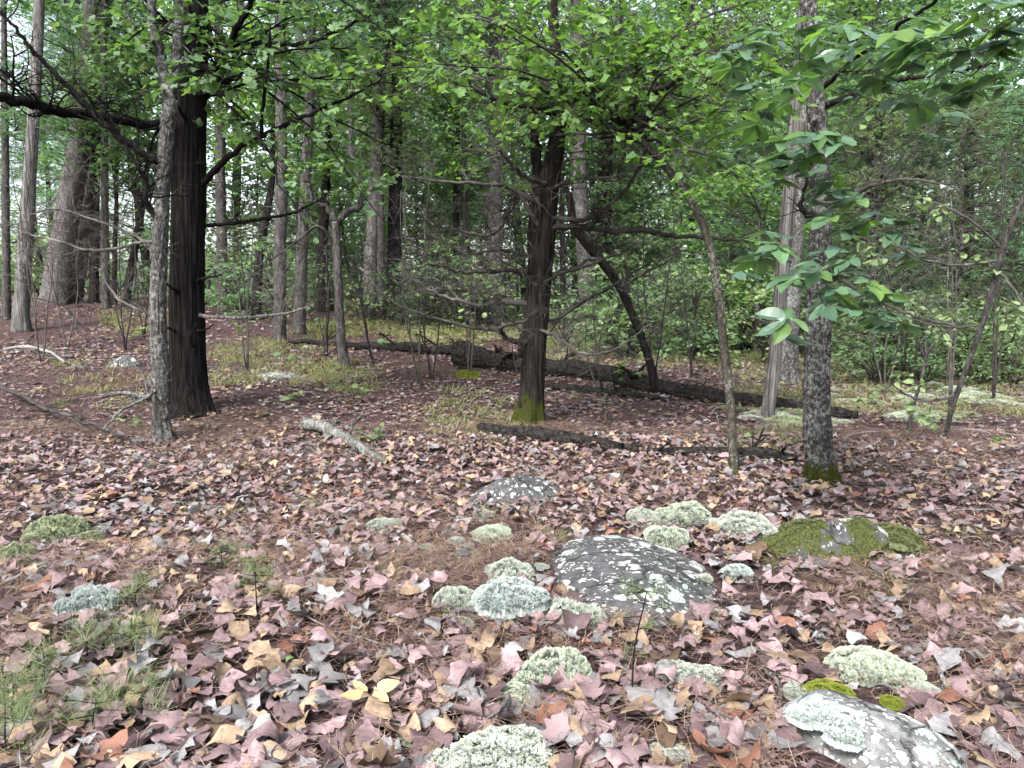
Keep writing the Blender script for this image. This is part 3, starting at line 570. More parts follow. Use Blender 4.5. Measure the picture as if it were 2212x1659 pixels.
xp, xd, xn, xs = [], [], [], []
for (px, py, d, ln) in HL+HL[30:]:
    c = P(px+rg.uniform(-45, 45), py+rg.uniform(-40, 40), d+rg.uniform(-.1, .7)); a0 = rg.uniform(-3.14, 3.14)
    for an in (-100, -48, 0, 48, 100):
        a = a0+R(an+rg.normal(0, 8)); xp.append(c); xd.append([math.cos(a), math.sin(a), -.3+rg.normal(0, .1)]); xn.append([rg.normal(0, .2), rg.normal(-.1, .2), 1]); xs.append(pxm(ln*.95, c)*(1.05 if abs(an) < 60 else .75))
mb = MB(); add_leaves(mb, np.array(xp), np.array(xd), np.array(xn), np.array(xs), rg, 7, 3, 0., .22, None, .31); put('foliage', mb.mesh('foliage', Fb), M['blue'], F, kind='stuff')
# --- weathered snag and the tree behind it
Gt, Gb, Gp, _ = make_tree('dead_snag', 'split grey weathered snag without bark between slender tree and hickory', 'dead tree',
    [(1658, 905), (1666, 830), (1675, 740), (1686, 650), (1694, 560), (1702, 460), (1710, 350), (1720, 230), (1730, 100), (1742, -60)], [26, 25, 26, 28, 29, 29, 27, 24, 21, 17], 'weathered', sides=40, rel=fib(40, 1.2), amp=.16, seg=120)
for pts, wd in (([(1690, 520), (1640, 505), (1590, 520)], [6, 5, 3]), ([(1712, 330), (1780, 320), (1850, 325)], [8, 6, 3]), ([(1680, 700), (1630, 690), (1590, 670)], [5, 4, 2])):
    limb(Gt, Gb, pts, wd, Gb[1], Gb[1]-.3, 'greytwig', rg, 5, .3, 1, None, 6)
Ht, Hb, _, _ = make_tree('oak_tree', 'pale flaky-barked oak right behind the weathered snag', 'tree', [(1700, 828), (1704, 740), (1712, 600), (1720, 440), (1730, 240), (1738, 40), (1745, -200)], [46, 38, 36, 36, 34, 30, 24], 'lichenbark', sides=36, rel=plate(30, 10), amp=.1, flare=(.3, .12, 3, 0))
It, Ib, Ip, _ = make_tree('sapling', 'curved slim grey sapling leaning out of the right edge', 'sapling', [(2042, 940), (2056, 880), (2085, 800), (2112, 725), (2138, 645), (2160, 560), (2185, 480), (2225, 390)], [11, 11, 11, 12, 13, 13, 13, 11], 'greybark', lean=-.8, sides=14, seg=50)
tI = []
for pts, wd in (([(2120, 700), (2060, 705), (1990, 695), (1930, 660)], [6, 5, 4, 2]), ([(2062, 855), (2010, 862), (1960, 850), (1920, 820)], [6, 5, 4, 2]), ([(2150, 590), (2190, 620), (2225, 680)], [7, 6, 4]), ([(2160, 560), (2080, 575), (1990, 560), (1930, 530), (1880, 545)], [7, 6, 5, 4, 2]), ([(2165, 540), (2100, 480), (2020, 440), (1960, 420)], [6, 5, 4, 2])):
    limb(It, Ib, pts, wd, Ib[1]-.3, Ib[1]-.5, 'greytwig', rg, 7, .3, 1, tI, 6)
leaves_on(It, Ib, tI, 'pale', .085, 3.0, rg, 60, .3, .6, maxn=260, kind='oval')
Jt, Jb, Jp, _ = make_tree('sapling', 'thin upright sapling just left of the curved right edge sapling', 'sapling', [(1962, 935), (1972, 880), (1990, 820), (2005, 760), (2040, 720), (2090, 690)], [9, 8, 7, 6, 5, 3], 'greybark', sides=10, seg=30)
tJ = []; limb(Jt, Jb, [(1985, 840), (1955, 820), (1940, 790)], [4, 3, 2], Jb[1], Jb[1]-.1, 'greytwig', rg, 4, .25, 1, tJ, 5); limb(Jt, Jb, [(2003, 765), (2000, 720), (2010, 690)], [4, 3, 2], Jb[1], Jb[1]+.1, 'greytwig', rg, 4, .25, 1, tJ, 5)
leaves_on(Jt, Jb, tJ, 'pale', .07, 5, rg, 30, .3, .6, maxn=120, kind='oval')

# ------------------------------------------------------------------ crown meshes shared by the trees behind
def broad_crown(rg, n, rx, rz, size, clump=.28, S=4, lob=.0):
    """clumps of leaves through an uneven crown, hung on thin boughs"""
    mb = MB(); nc = max(6, n//38); th = rg.uniform(0, 2*np.pi, nc); rr = rx*np.sqrt(rg.uniform(.02, 1, nc)); z = rg.uniform(-1, 1, nc)
    rr = rr*np.sqrt(np.clip(1-.75*z*z, .1, 1))*(1+.35*np.cos(2*th+rg.uniform(0, 6))); cc = np.stack([rr*np.cos(th), rr*np.sin(th), z*rz], 1)
    k = rg.integers(0, nc, n); pos = cc[k]+rg.normal(0, 1, (n, 3))*np.array([clump, clump, clump*.38])*rg.uniform(.6, 1.3, nc)[k][:, None]
    a = rg.uniform(0, 2*np.pi, n); d = np.stack([np.cos(a), np.sin(a), rg.normal(-.3, .35, n)], 1); nn = np.stack([rg.normal(0, .45, n), rg.normal(0, .45, n), np.ones(n)], 1)
    var = np.stack([np.clip(rg.normal(.5, .22, nc)[k]+rg.normal(0, .12, n), 0, 1), rg.random(n), rg.random(n)], 1)
    add_leaves(mb, pos, d, nn, size*rg.uniform(.6, 1.25, n), rg, S, 3, lob, .3, var, .40)
    wb = MB()
    for q in range(min(nc, 26)):
        s = np.array([0, 0, cc[q, 2]-.3*rx-.2]); tube(wb, wig(spline([s, (s+cc[q])/2+[0, 0, .1], cc[q]], 6), .06, q*3.3), np.linspace(.016, .004, 6), 4, cap=False)
    return mb, wb
def needle_crown(rg, nt, rx, rz, ln=.13, per=13):
    mb = MB(); wb = MB(); pos = []; nb = nt//16
    for q in range(nb):
        a = rg.uniform(0, 2*np.pi); z = rg.uniform(-1, 1)*rz; L = rx*rg.uniform(.45, 1.1)*math.sqrt(max(.15, 1-.6*(z/rz)**2)); s = np.array([0, 0, z]); e = np.array([math.cos(a)*L, math.sin(a)*L, z+rg.uniform(-.1, .35)*L])
        p = wig(spline([s, (s+e)/2+[0, 0, .05*L], e], 7), .08, q*1.7); tube(wb, p, np.linspace(.02, .004, 7), 3, cap=False)
        t = rg.uniform(.35, 1, 16); i = (t*5.99).astype(int); pos.append(p[i]+rg.normal(0, .14*rx**.5, (16, 3))*np.array([1, 1, .5]))
    pos = np.vstack(pos); N = len(pos); d = nrm(rg.normal(0, 1, (N, per, 3))*np.array([1, 1, .8])+np.array([0, 0, .25])); s = nrm(np.cross(d, rg.normal(0, 1, (N, per, 3))))
    l_ = ln*rg.uniform(.7, 1.2, (N, per, 1)); b = pos[:, None]; v = np.stack([b+s*.007, b-s*.007, b+d*l_+np.array([0, 0, -.02])], 2)
    var = np.repeat(np.clip(rg.normal(.5, .25, (N, 1)), 0, 1), per*3, 1).reshape(-1, 1); mb.add(v.reshape(-1, 3), t=np.arange(N*per*3).reshape(-1, 3), c=np.hstack([var, rg.random((len(var), 2))]))
    return mb, wb
CR = {}
def crowns(key, n, fn):
    CR[key] = []
    for i in range(n):
        a, b = fn(np.random.default_rng(100+i*7+len(key))); CR[key].append((a.mesh('crown', smooth=False), b.mesh('boughs')))
crowns('broad', 5, lambda r: broad_crown(r, 1700, 1.5, 1.5, .14, .24))
crowns('tall', 4, lambda r: broad_crown(r, 2900, 2.1, 2.9, .15, .30))
crowns('shrub', 4, lambda r: broad_crown(r, 420, .68, .52, .08, .15))
crowns('needle', 4, lambda r: needle_crown(r, 1000, 2.2, 2.6))
crowns('cedar', 4, lambda r: needle_crown(r, 2000, 1.5, 2.2, .09, 12))
def dress(root, key, i, mt, z, s=1., rz=0, off=(0, 0), sz=None, wood='deadtwig'):
    cr, bo = CR[key][i % len(CR[key])]; S = (s, s, s if sz is None else sz)
    put('crown', cr, M[mt], root, (off[0], off[1], z), (0, 0, rz), S, kind='stuff')
    put('boughs', bo, M[wood], root, (off[0], off[1], z), (0, 0, rz), S, kind='stuff')

# ------------------------------------------------------------------ standing trunks of the middle distance (px path, widths, bark, own look)
MID = [
 ('dead_tree', 'pale barkless dead trunk with a dark foot at the left edge', [(45, 715), (46, 660), (50, 600), (60, 450), (70, 300), (77, 170), (84, 20), (88, -150)], [36, 32, 30, 27, 24, 22, 20, 16], 'weathered', None),
 ('pine_tree', 'massive grey leaning pine trunk at the far left', [(118, 655), (128, 570), (148, 450), (170, 330), (184, 200), (198, 60), (210, -120)], [56, 50, 48, 45, 42, 38, 32], 'pine', ('needle', 'teal', 9.5)),
 ('pine_tree', 'second grey pine stem leaning close behind the massive pine', [(160, 652), (172, 560), (190, 440), (205, 320), (218, 160), (224, 0), (228, -150)], [34, 30, 28, 28, 26, 24, 20], 'pine', ('needle', 'teal', 9.0)),
 ('young_tree', 'dark slim trunk right of the massive pine', [(203, 655), (205, 560), (206, 400), (210, 200), (212, 0)], [20, 18, 17, 15, 12], 'darkbark', ('needle', 'teal', 7.)),
 ('young_tree', 'grey slim trunk third from the massive pine', [(230, 668), (228, 560), (226, 400), (225, 200), (222, 0)], [16, 15, 14, 13, 10], 'greybark', ('tall', 'mid', 7.)),
 ('young_tree', 'thin dark trunk slanting right beside the lichen tree', [(272, 662), (280, 600), (292, 530), (308, 440), (320, 330)], [17, 16, 15, 12, 8], 'darkbark', ('broad', 'mid', 5.)),
 ('young_tree', 'thin dark stem between the slanting trunk and the slim pines', [(246, 658), (247, 580), (250, 470), (255, 300)], [11, 10, 9, 6], 'darkbark', ('broad', 'mid', 5.)),
 ('oak_tree', 'bare round trunk just right of the big dark cedar', [(483, 675), (480, 560), (477, 420), (474, 250), (472, 50), (470, -100)], [25, 22, 21, 20, 17, 14], 'greybark', ('tall', 'mid', 8.)),
 ('oak_tree', 'dark trunk with a side fork between the round trunk and grey twins', [(555, 690), (556, 620), (562, 540), (580, 440), (590, 360), (592, 200)], [22, 20, 18, 15, 13, 10], 'darkbark', ('broad', 'bright', 5.2)),
 ('pine_tree', 'left of the twin grey lichen-flecked pine trunks', [(605, 738), (605, 640), (607, 500), (608, 330), (606, 150), (602, -60)], [28, 25, 25, 24, 23, 20], 'greybark', ('needle', 'teal', 8.)),
 ('pine_tree', 'right of the twin grey lichen-flecked pine trunks', [(647, 722), (650, 620), (656, 480), (664, 330), (670, 150), (672, -60)], [26, 24, 23, 22, 20, 17], 'greybark', ('needle', 'teal', 8.)),
 ('oak_tree', 'short dark leaning trunk behind the crooked lichen tree', [(703, 672), (698, 610), (697, 540), (702, 420), (712, 260)], [28, 25, 22, 18, 12], 'darkbark', ('tall', 'mid', 6.5)),
 ('pine_tree', 'grey pine trunk left in the centre-left trio', [(797, 690), (800, 600), (806, 480), (814, 340), (820, 180), (824, 0), (826, -150)], [30, 28, 27, 27, 26, 24, 20], 'pine', ('needle', 'teal', 9.)),
 ('cedar_tree', 'mossy dark trunk in the middle of the centre-left trio', [(822, 694), (823, 600), (822, 480), (820, 330), (822, 150)], [18, 16, 15, 13, 9], 'greybark', ('cedar', 'olive', 6.)),
 ('oak_tree', 'straight black trunk on the right of the centre-left trio', [(850, 690), (851, 600), (853, 470), (855, 340), (858, 180), (860, 0)], [34, 31, 30, 26, 22, 18], 'darkbark', ('tall', 'mid', 8.)),
 ('young_tree', 'slim dark pole left of the far paired poles', [(985, 690), (985, 560), (984, 420), (990, 250)], [13, 12, 11, 8], 'darkbark', ('tall', 'mid', 6.5)),
 ('young_tree', 'slim grey pole of the far pair near the centre', [(1005, 695), (1006, 560), (1004, 420), (1002, 250)], [15, 14, 12, 9], 'greybark', ('tall', 'mid', 6.5)),
 ('pine_tree', 'tall grey pine trunk left of the centre cedar', [(1072, 700), (1070, 600), (1068, 450), (1066, 280), (1070, 120), (1075, -60)], [36, 33, 32, 30, 28, 24], 'pine', ('needle', 'teal', 9.)),
 ('pine_tree', 'tall pale pine trunk right of the centre cedar', [(1270, 720), (1266, 620), (1258, 480), (1250, 330), (1248, 150), (1246, -60)], [36, 33, 32, 31, 29, 26], 'greybark', ('needle', 'teal', 9.)),
 ('cedar_tree', 'thick dark trunk behind the leaning dead stem', [(1305, 700), (1304, 600), (1304, 460), (1308, 320), (1310, 150)], [40, 37, 34, 30, 22], 'darkbark', ('cedar', 'olive', 7.)),
 ('young_tree', 'slim brown pole just right of the centre cedar', [(1216, 690), (1215, 560), (1214, 430), (1216, 280)], [13, 12, 11, 8], 'greybark', ('broad', 'mid', 6.)),
 ('young_tree', 'far brown pole left of the slender leaning tree', [(1535, 730), (1532, 600), (1530, 420), (1534, 200)], [20, 18, 16, 12], 'greybark', ('cedar', 'olive', 6.)),
 ('oak_tree', 'far dark trunk right of the hickory', [(1888, 770), (1885, 690), (1880, 560), (1878, 380), (1880, 150)], [20, 18, 17, 15, 12], 'darkbark', ('tall', 'mid', 7.)),
 ('oak_tree', 'far dark trunk behind the curved right edge sapling', [(2100, 760), (2098, 650), (2094, 480), (2090, 250)], [24, 22, 20, 15], 'darkbark', ('tall', 'teal', 7.)),
 ('young_tree', 'thin grey trunk at the extreme left edge', [(14, 690), (14, 600), (12, 420), (10, 200), (8, 0)], [18, 16, 15, 13, 10], 'greybark', ('needle', 'teal', 7.)),
]
for k, (nm, lb, pts, wd, mt, cr) in enumerate(MID):
    r_ = np.random.default_rng(500+k); root, b, pth, _ = make_tree(nm, lb, 'dead tree' if 'dead' in nm else 'tree', pts, wd, mt, sides=22, rel=plate(14, 5) if mt in ('pine', 'greybark') else fib(16, 2), amp=.09, flare=(.22, .25, 3, k), seg=70)
    if cr:
        i = min(len(pth)-1, np.searchsorted(pth[:, 2]-b[2], cr[2])); o_ = pth[i]-b; dress(root, cr[0], k, cr[1], cr[2], 1.15, k*1.3, (o_[0], o_[1]))
    for q in range(3):       # dead side branches low on the stem
        i = r_.integers(len(pth)//5, len(pth)*4//5); a = r_.uniform(0, 6.28); mb = MB(); twig(mb, pth[i], np.array([math.cos(a), math.sin(a)*.6, r_.uniform(-.1, .4)]), r_.uniform(.7, 1.8), .018, 2, r_, .01, None, .6)
        put('branch', mb.mesh('branch', b), M['deadtwig' if q else 'greytwig'], root)

# crooked lichen tree, two arms
S_, Sb, Sp, _ = make_tree('crooked_tree', 'small crooked lichen-spotted tree forking into two arms near the log end', 'tree', [(742, 792), (738, 730), (733, 650), (729, 560), (726, 478)], [23, 19, 18, 18, 16], 'greybark', sides=26, rel=plate(30, 10), amp=.12, flare=(.4, .1, 3, 0), seg=60)
tS = []
limb(S_, Sb, [(726, 480), (705, 448), (680, 432), (668, 400), (650, 380)], [15, 13, 10, 8, 5], Sb[1], Sb[1]-.2, 'greybark', rg, 5, .5, 1, tS)
limb(S_, Sb, [(727, 478), (755, 455), (778, 440), (775, 380), (758, 310), (757, 240), (762, 170)], [15, 13, 12, 11, 10, 8, 6], Sb[1], Sb[1]+.3, 'greybark', rg, 10, .6, 1, tS)
limb(S_, Sb, [(728, 540), (690, 490), (640, 520), (590, 560)], [8, 7, 5, 3], Sb[1], Sb[1]-.3, 'deadtwig', rg, 8, .5, 2, None)
leaves_on(S_, Sb, tS, 'mid', .12, 8, rg, 40, .9, .55, maxn=500)

# ------------------------------------------------------------------ wood behind: understory trees, shrubs, far trees
def standing(name, label, cat, group, px, y, h, r, mt, key, i, leafm, cz, cs, rg, csz=None, top=True):
    p = P(px, 600, y); x = p[0]; z = float(gz(x, y)); root = empty(name, (x, y, z), label, cat, group)
    n = 14; pth = np.stack([wig(np.linspace(0, 1, n)[:, None]*np.array([[rg.normal(0, .06*h), rg.normal(0, .05*h), h]]), .05, rg.uniform(0, 99))])[0]; pth[0, 2] -= .1
    mb = MB(); tube(mb, pth, np.linspace(r, r*.45, n), 9, plate(10, 4), .08); put('trunk', mb.mesh('trunk'), M[mt], root)
    j = min(n-1, int(cz/h*(n-1))); dress(root, key, i, leafm, cz, cs, rg.uniform(0, 6.3), (pth[j, 0], pth[j, 1]), csz)
    return root
rb = np.random.default_rng(77)
# nearer understory: px, distance, height, kind, leaf colour
US = [(560, 17, 5, 'broad', 'mid'), (640, 14.5, 4.6, 'broad', 'mid'), (760, 16, 5, 'broad', 'mid'), (900, 15, 4.5, 'cedar', 'olive'), (940, 18, 5.5, 'broad', 'bright'), (1030, 15, 5, 'broad', 'mid'), (1120, 17, 5.5, 'broad', 'mid'),
      (1330, 15, 4.6, 'broad', 'mid'), (1400, 16.5, 5.5, 'broad', 'mid'), (1480, 14, 4.2, 'broad', 'mid'), (1560, 16, 5.5, 'cedar', 'teal'), (1640, 14, 4.5, 'broad', 'bright'), (1790, 14, 4.8, 'cedar', 'teal'), (1880, 12.5, 4.4, 'cedar', 'olive'),
      (1980, 13, 5, 'cedar', 'teal'), (2080, 11.5, 4.4, 'cedar', 'olive'), (2170, 13, 5.2, 'cedar', 'olive'), (2230, 10.5, 4.6, 'cedar', 'teal'), (1960, 16, 5.5, 'tall', 'mid'), (2130, 17, 6, 'tall', 'mid'), (1720, 17, 6, 'tall', 'mid'), (1850, 18, 6, 'tall', 'teal'),
      (480, 19, 5, 'broad', 'bright'), (1250, 19, 6, 'tall', 'mid'), (1000, 21, 6, 'tall', 'mid'), (680, 20, 6, 'tall', 'mid'), (820, 20, 6, 'tall', 'teal'), (1420, 20, 6.5, 'tall', 'mid'), (1580, 21, 6.5, 'tall', 'mid')]
nearlab = {'broad': 'leafy understory tree', 'cedar': 'feathery grey-green cedar', 'tall': 'tall full-leaved understory tree'}
TL = [(405, 'the big dark cedar'), (605, 'the twin grey pines'), (730, 'the crooked lichen tree'), (850, 'the centre-left trio'), (1070, 'the tall grey pine'), (1160, 'the centre cedar'), (1270, 'the tall pale pine'), (1390, 'the leaning dead stem'), (1550, 'the slender leaning tree'), (1690, 'the weathered snag'), (1768, 'the hickory'), (2000, 'the thin right saplings'), (2150, 'the curved sapling')]
def behind(px):
    q = min(TL, key=lambda t: abs(t[0]-px)); dx = px-q[0]; return ('behind ' if abs(dx) < 25 else 'behind and left of ' if dx < 0 else 'behind and right of ')+q[1]
for k, (px, y, h, key, lm) in enumerate(US):
    col = {'mid': 'mid-green', 'far': 'mid-green', 'bright': 'light green', 'teal': 'bluish green', 'olive': 'dull olive'}[lm]
    y = y+8 if px < 1500 else y+3
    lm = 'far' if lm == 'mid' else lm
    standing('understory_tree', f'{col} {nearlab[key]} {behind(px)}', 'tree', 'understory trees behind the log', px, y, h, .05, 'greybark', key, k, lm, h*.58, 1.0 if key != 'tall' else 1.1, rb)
for k in range(66):
    px = rb.uniform(-150, 2350)
    if rb.random() < .22*(px < 620): px = rb.uniform(700, 2350)
    y = rb.uniform(26, 50); key = rb.choice(['tall', 'tall', 'needle', 'cedar'] if px > 600 else ['needle', 'needle', 'tall']); h = rb.uniform(9, 14)
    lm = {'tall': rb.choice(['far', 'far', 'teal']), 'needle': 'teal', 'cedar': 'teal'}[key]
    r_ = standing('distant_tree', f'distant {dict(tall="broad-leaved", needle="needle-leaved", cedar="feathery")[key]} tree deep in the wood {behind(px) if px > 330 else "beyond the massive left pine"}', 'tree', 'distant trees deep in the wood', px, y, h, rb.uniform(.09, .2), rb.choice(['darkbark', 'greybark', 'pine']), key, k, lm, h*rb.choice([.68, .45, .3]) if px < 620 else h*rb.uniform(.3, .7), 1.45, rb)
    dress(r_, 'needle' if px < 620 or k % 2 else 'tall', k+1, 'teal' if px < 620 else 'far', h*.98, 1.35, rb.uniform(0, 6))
    if px > 1000 and k % 3 == 0: dress(r_, 'tall', k+2, 'far', h*.25, 1.3, rb.uniform(0, 6))
# shrubs at knee to head height
for k in range(112):
    if k < 20: px, y = rb.uniform(1780, 2240), rb.uniform(11.5, 16)
    elif k < 50: px, y = rb.uniform(820, 2240), rb.uniform(17, 25)
    elif k < 74: px, y = rb.uniform(430, 1000), rb.uniform(17, 26)
    elif k < 92: px, y = rb.uniform(-60, 440), rb.uniform(25, 38)
    else: px, y = rb.uniform(1150, 1800), rb.uniform(14.5, 18)
    if y < 13 and 1660 < px < 1850: px = 1900.
    s = rb.uniform(.7, 1.7)*(1.2 if y > 14 else .85); p = P(px, 600, y); z = float(gz(p[0], y)); lm = rb.choice(['pale', 'far', 'far', 'pale'])
    if px < 440: s *= 1.5
    col = {'pale': 'pale green', 'far': 'grey-green'}[lm]
    root = empty('shrub', (p[0], y, z), f'{"low" if s < 1.15 else "head-high" if s > 1.7 else "waist-high"} {col} shrub {behind(px) if px > 330 else "beyond the massive left pine"}', 'shrub', 'shrubs on the forest floor behind the log')
    dress(root, 'shrub', k, lm, .5*s, s, rb.uniform(0, 6)); mb = MB()
    for q in range(4): twig(mb, np.array([rb.normal(0, .04), rb.normal(0, .04), -.05]), np.array([rb.normal(0, .4), rb.normal(0, .4), 1.]), .8*s, .008, 1, rb)
    put('stem', mb.mesh('stem'), M['deadtwig'], root)
# bare fine twig thickets
for k, (px, py, y, sz) in enumerate([(2080, 480, 9.6, 1.3), (1990, 420, 11.4, 1.4), (1930, 560, 10.8, 1.2), (2190, 330, 10.0, 1.4), (60, 400, 12., 1.6), (250, 430, 13., 1.6), (130, 560, 13.5, 1.4), (300, 560, 15., 1.5), (900, 440, 10.5, 1.1), (930, 600, 11, 1.0), (1300, 640, 10.5, 1.0), (700, 560, 13, 1.2), (520, 470, 11.5, 1.3), (800, 520, 12.5, 1.3), (1010, 520, 11.5, 1.2), (1420, 480, 11, 1.2), (600, 600, 14, 1.1), (1500, 600, 12.5, 1.2)]):
    c = P(px, py, y); g = float(gz(c[0], y)); root = empty('bare_bush', (c[0], y, g), f'leafless {"dark" if k % 2 else "grey"} twiggy bush {behind(px) if px > 380 else ["among the far left pines", "in front of the massive pine", "below the massive pine", "left of the lichen tree"][k-4]}', 'bush', 'leafless twiggy bushes')
    mb = MB(); h = c[2]-g
    for q in range(3):
        a = rb.uniform(0, 6.3); e = np.array([math.cos(a)*.25, math.sin(a)*.2, h+rb.uniform(-.3, .4)]); tube(mb, wig(spline([[0, 0, -.05], e*.5+rb.normal(0, .06, 3), e], 12), .03, q*7.7+k), np.linspace(.014, .006, 12), 5)
        for t in range(8):
            a = rb.uniform(0, 6.3); twig(mb, e*rb.uniform(.45, 1.), np.array([math.cos(a), math.sin(a), rb.uniform(-.1, .7)]), sz*rb.uniform(.5, 1.), .006, 2, rb, .0, None, .8, 3, nmin=3)
    mb.flush(3); put('stem', mb.mesh('stem'), M['greytwig' if k % 2 == 0 else 'deadtwig'], root)

# ------------------------------------------------------------------ fallen wood
def lying(name, label, cat, pts, wid, mt, rg, lift=.45, sides=10, rel=None, amp=.12, twigs=0, tl=.3, group=None, wg=.02, end=None):
    K = [G(*p) for p in pts]; b = K[0].copy(); W = [pxm(w_, p) for w_, p in zip(wid, K)]
    for q, w_ in zip(K, W): q[2] += w_*lift
    n = max(10, len(pts)*12); path = wig(spline(K, n), wg, rg.uniform(0, 99)); wr = np.interp(np.linspace(0, len(K)-1, n), np.arange(len(K)), np.array(W)/2)
    if end is not None: wr = wr*end(np.linspace(0, 1, n))
    mb = MB(); tube(mb, path, wr, sides, rel or plate(50, 30), amp, seed=b[0])
    if twigs or name == 'log':
        root = empty(name, b, label, cat, group); put('trunk' if name == 'log' else 'stem', mb.mesh(name, b), M[mt], root); T = nrm(np.gradient(path, axis=0))
        for q in range(twigs):
            i = rg.integers(2, n-2); a = rg.uniform(0, 6.3); t2 = MB(); twig(t2, path[i], nrm(T[i]*.7+np.array([math.cos(a), math.sin(a), rg.uniform(0, .5)])*.7), tl*rg.uniform(.5, 1.2), max(wr[i]*.4, .002), 1, rg)
            put('branch', t2.mesh('branch', b), M[mt], root)
        return root
    return tag(put(name, mb.mesh(name, b), M[mt], None, b), label, cat, group)
lying('log', 'long dark fallen log lying across the clearing behind the centre cedar', 'log', [(992, 792), (1090, 800), (1200, 812), (1300, 822), (1420, 850), (1560, 872), (1700, 890), (1850, 908)], [50, 42, 39, 37, 37, 34, 31, 26], 'log', rg, .42, 44, fib(22, 3), .16, 9, .5, end=lambda t: 1+.35*np.exp(-(t/.04)**2)-.5*np.exp(-((1-t)/.03)**2)+.06*np.sin(t*40))
lying('log', 'thin crooked dead limb stretching left from the fallen log', 'log', [(1010, 772), (930, 768), (850, 760), (780, 756), (700, 750), (620, 748)], [24, 20, 18, 16, 13, 8], 'log', rg, .6, 16, fib(30, 4), .14, 8, .6, wg=.06)
lying('log', 'rotten half-buried log in front of the centre cedar', 'log', [(1035, 938), (1110, 950), (1200, 962), (1290, 970), (1375, 978)], [22, 30, 30, 27, 18], 'log', rg, .5, 18, fib(40, 5), .18, 4, .25)
lying('log', 'lichen-flecked thin log ending beside the hickory foot', 'log', [(1400, 985), (1490, 985), (1570, 988), (1650, 994), (1725, 1005)], [14, 20, 24, 26, 18], 'log', rg, .5, 18, fib(40, 5), .18, 4, .25)
lying('log', 'low dark branch lying just in front of the long fallen log', 'log', [(1180, 838), (1270, 850), (1350, 858), (1440, 868)], [14, 16, 15, 9], 'log', rg, .35, 14, fib(40, 5), .18, 5, .4)
lying('branch', 'thick dead branch crusted with grey-green lichen left of centre', 'branch', [(662, 932), (705, 945), (750, 965), (795, 990), (832, 1005)], [24, 24, 22, 19, 14], 'stick', rg, .8, 18, plate(40, 20), .16, 4, .3)
lying('branch', 'dark stick crossing under the lichen-crusted branch', 'branch', [(610, 990), (670, 978), (730, 968), (770, 985)], [9, 11, 10, 6], 'stick', rg, .6, 8, twigs=3, tl=.2)
lying('branch', 'pale stick poking out of the litter left of the flat rock', 'branch', [(850, 1150), (870, 1168), (890, 1180), (908, 1192)], [10, 12, 12, 9], 'palestick', rg, .8, 8)
lying('branch', 'knobbly stick lying from the lichen cushions towards upper right', 'branch', [(900, 1272), (950, 1250), (1000, 1222), (1030, 1200)], [9, 11, 9, 5], 'stick', rg, .9, 8, twigs=4, tl=.2)
lying('branch', 'straight grey stick lying crosswise on the left litter', 'branch', [(240, 1222), (300, 1226), (360, 1228), (432, 1226)], [7, 10, 9, 7], 'stick', rg, .8, 8)
lying('branch', 'forked white twig in the left foreground', 'twig', [(365, 1398), (400, 1445), (413, 1500), (418, 1560), (432, 1610)], [5, 6, 8, 9, 8], 'palestick', rg, 1.6, 8, twigs=3, tl=.25)
lying('branch', 'thin pale twig running into the forked white twig', 'twig', [(205, 1515), (290, 1545), (360, 1560), (415, 1570)], [4, 5, 6, 7], 'palestick', rg, 1.8, 6)
lying('branch', 'curved strip of pale bark beside the white lichen stone', 'bark strip', [(135, 1345), (142, 1300), (170, 1270), (215, 1245)], [18, 20, 20, 12], 'leaf_mauve', rg, .5, 8)
lying('branch', 'grey stick pile piece left of the pale corner rock', 'branch', [(1640, 1435), (1668, 1470), (1695, 1500), (1690, 1540)], [10, 10, 9, 7], 'stick', rg, 1., 8, twigs=2, tl=.2)
lying('branch', 'upright pale broken stick at the bottom edge left of the corner rock', 'branch', [(1652, 1640), (1655, 1600), (1650, 1560), (1672, 1520)], [10, 10, 9, 8], 'palestick', rg, 1., 8)
lying('branch', 'pale stick lying across the flat rock at the right edge', 'branch', [(2010, 1440), (2040, 1490), (2065, 1530), (2085, 1560)], [8, 9, 9, 7], 'palestick', rg, 1.5, 8, twigs=2, tl=.2)
lying('branch', 'thin dead branch arching over leaves in the left middle ground', 'branch', [(0, 850), (100, 905), (190, 935), (280, 960)], [6, 8, 8, 5], 'deadtwig', rg, 3., 6, twigs=7, tl=.5)
lying('branch', 'pale forked dead branch near the foot of the pale dead trunk', 'branch', [(10, 765), (60, 762), (100, 770), (140, 790)], [7, 8, 8, 5], 'palestick', rg, 1.6, 6, twigs=5, tl=.5)
lying('branch', 'weathered branch left of the lichen tree foot', 'branch', [(215, 870), (270, 862), (320, 870), (345, 850)], [8, 9, 9, 8], 'stick', rg, 1.4, 6, twigs=6, tl=.5)
rk = np.random.default_rng(31)
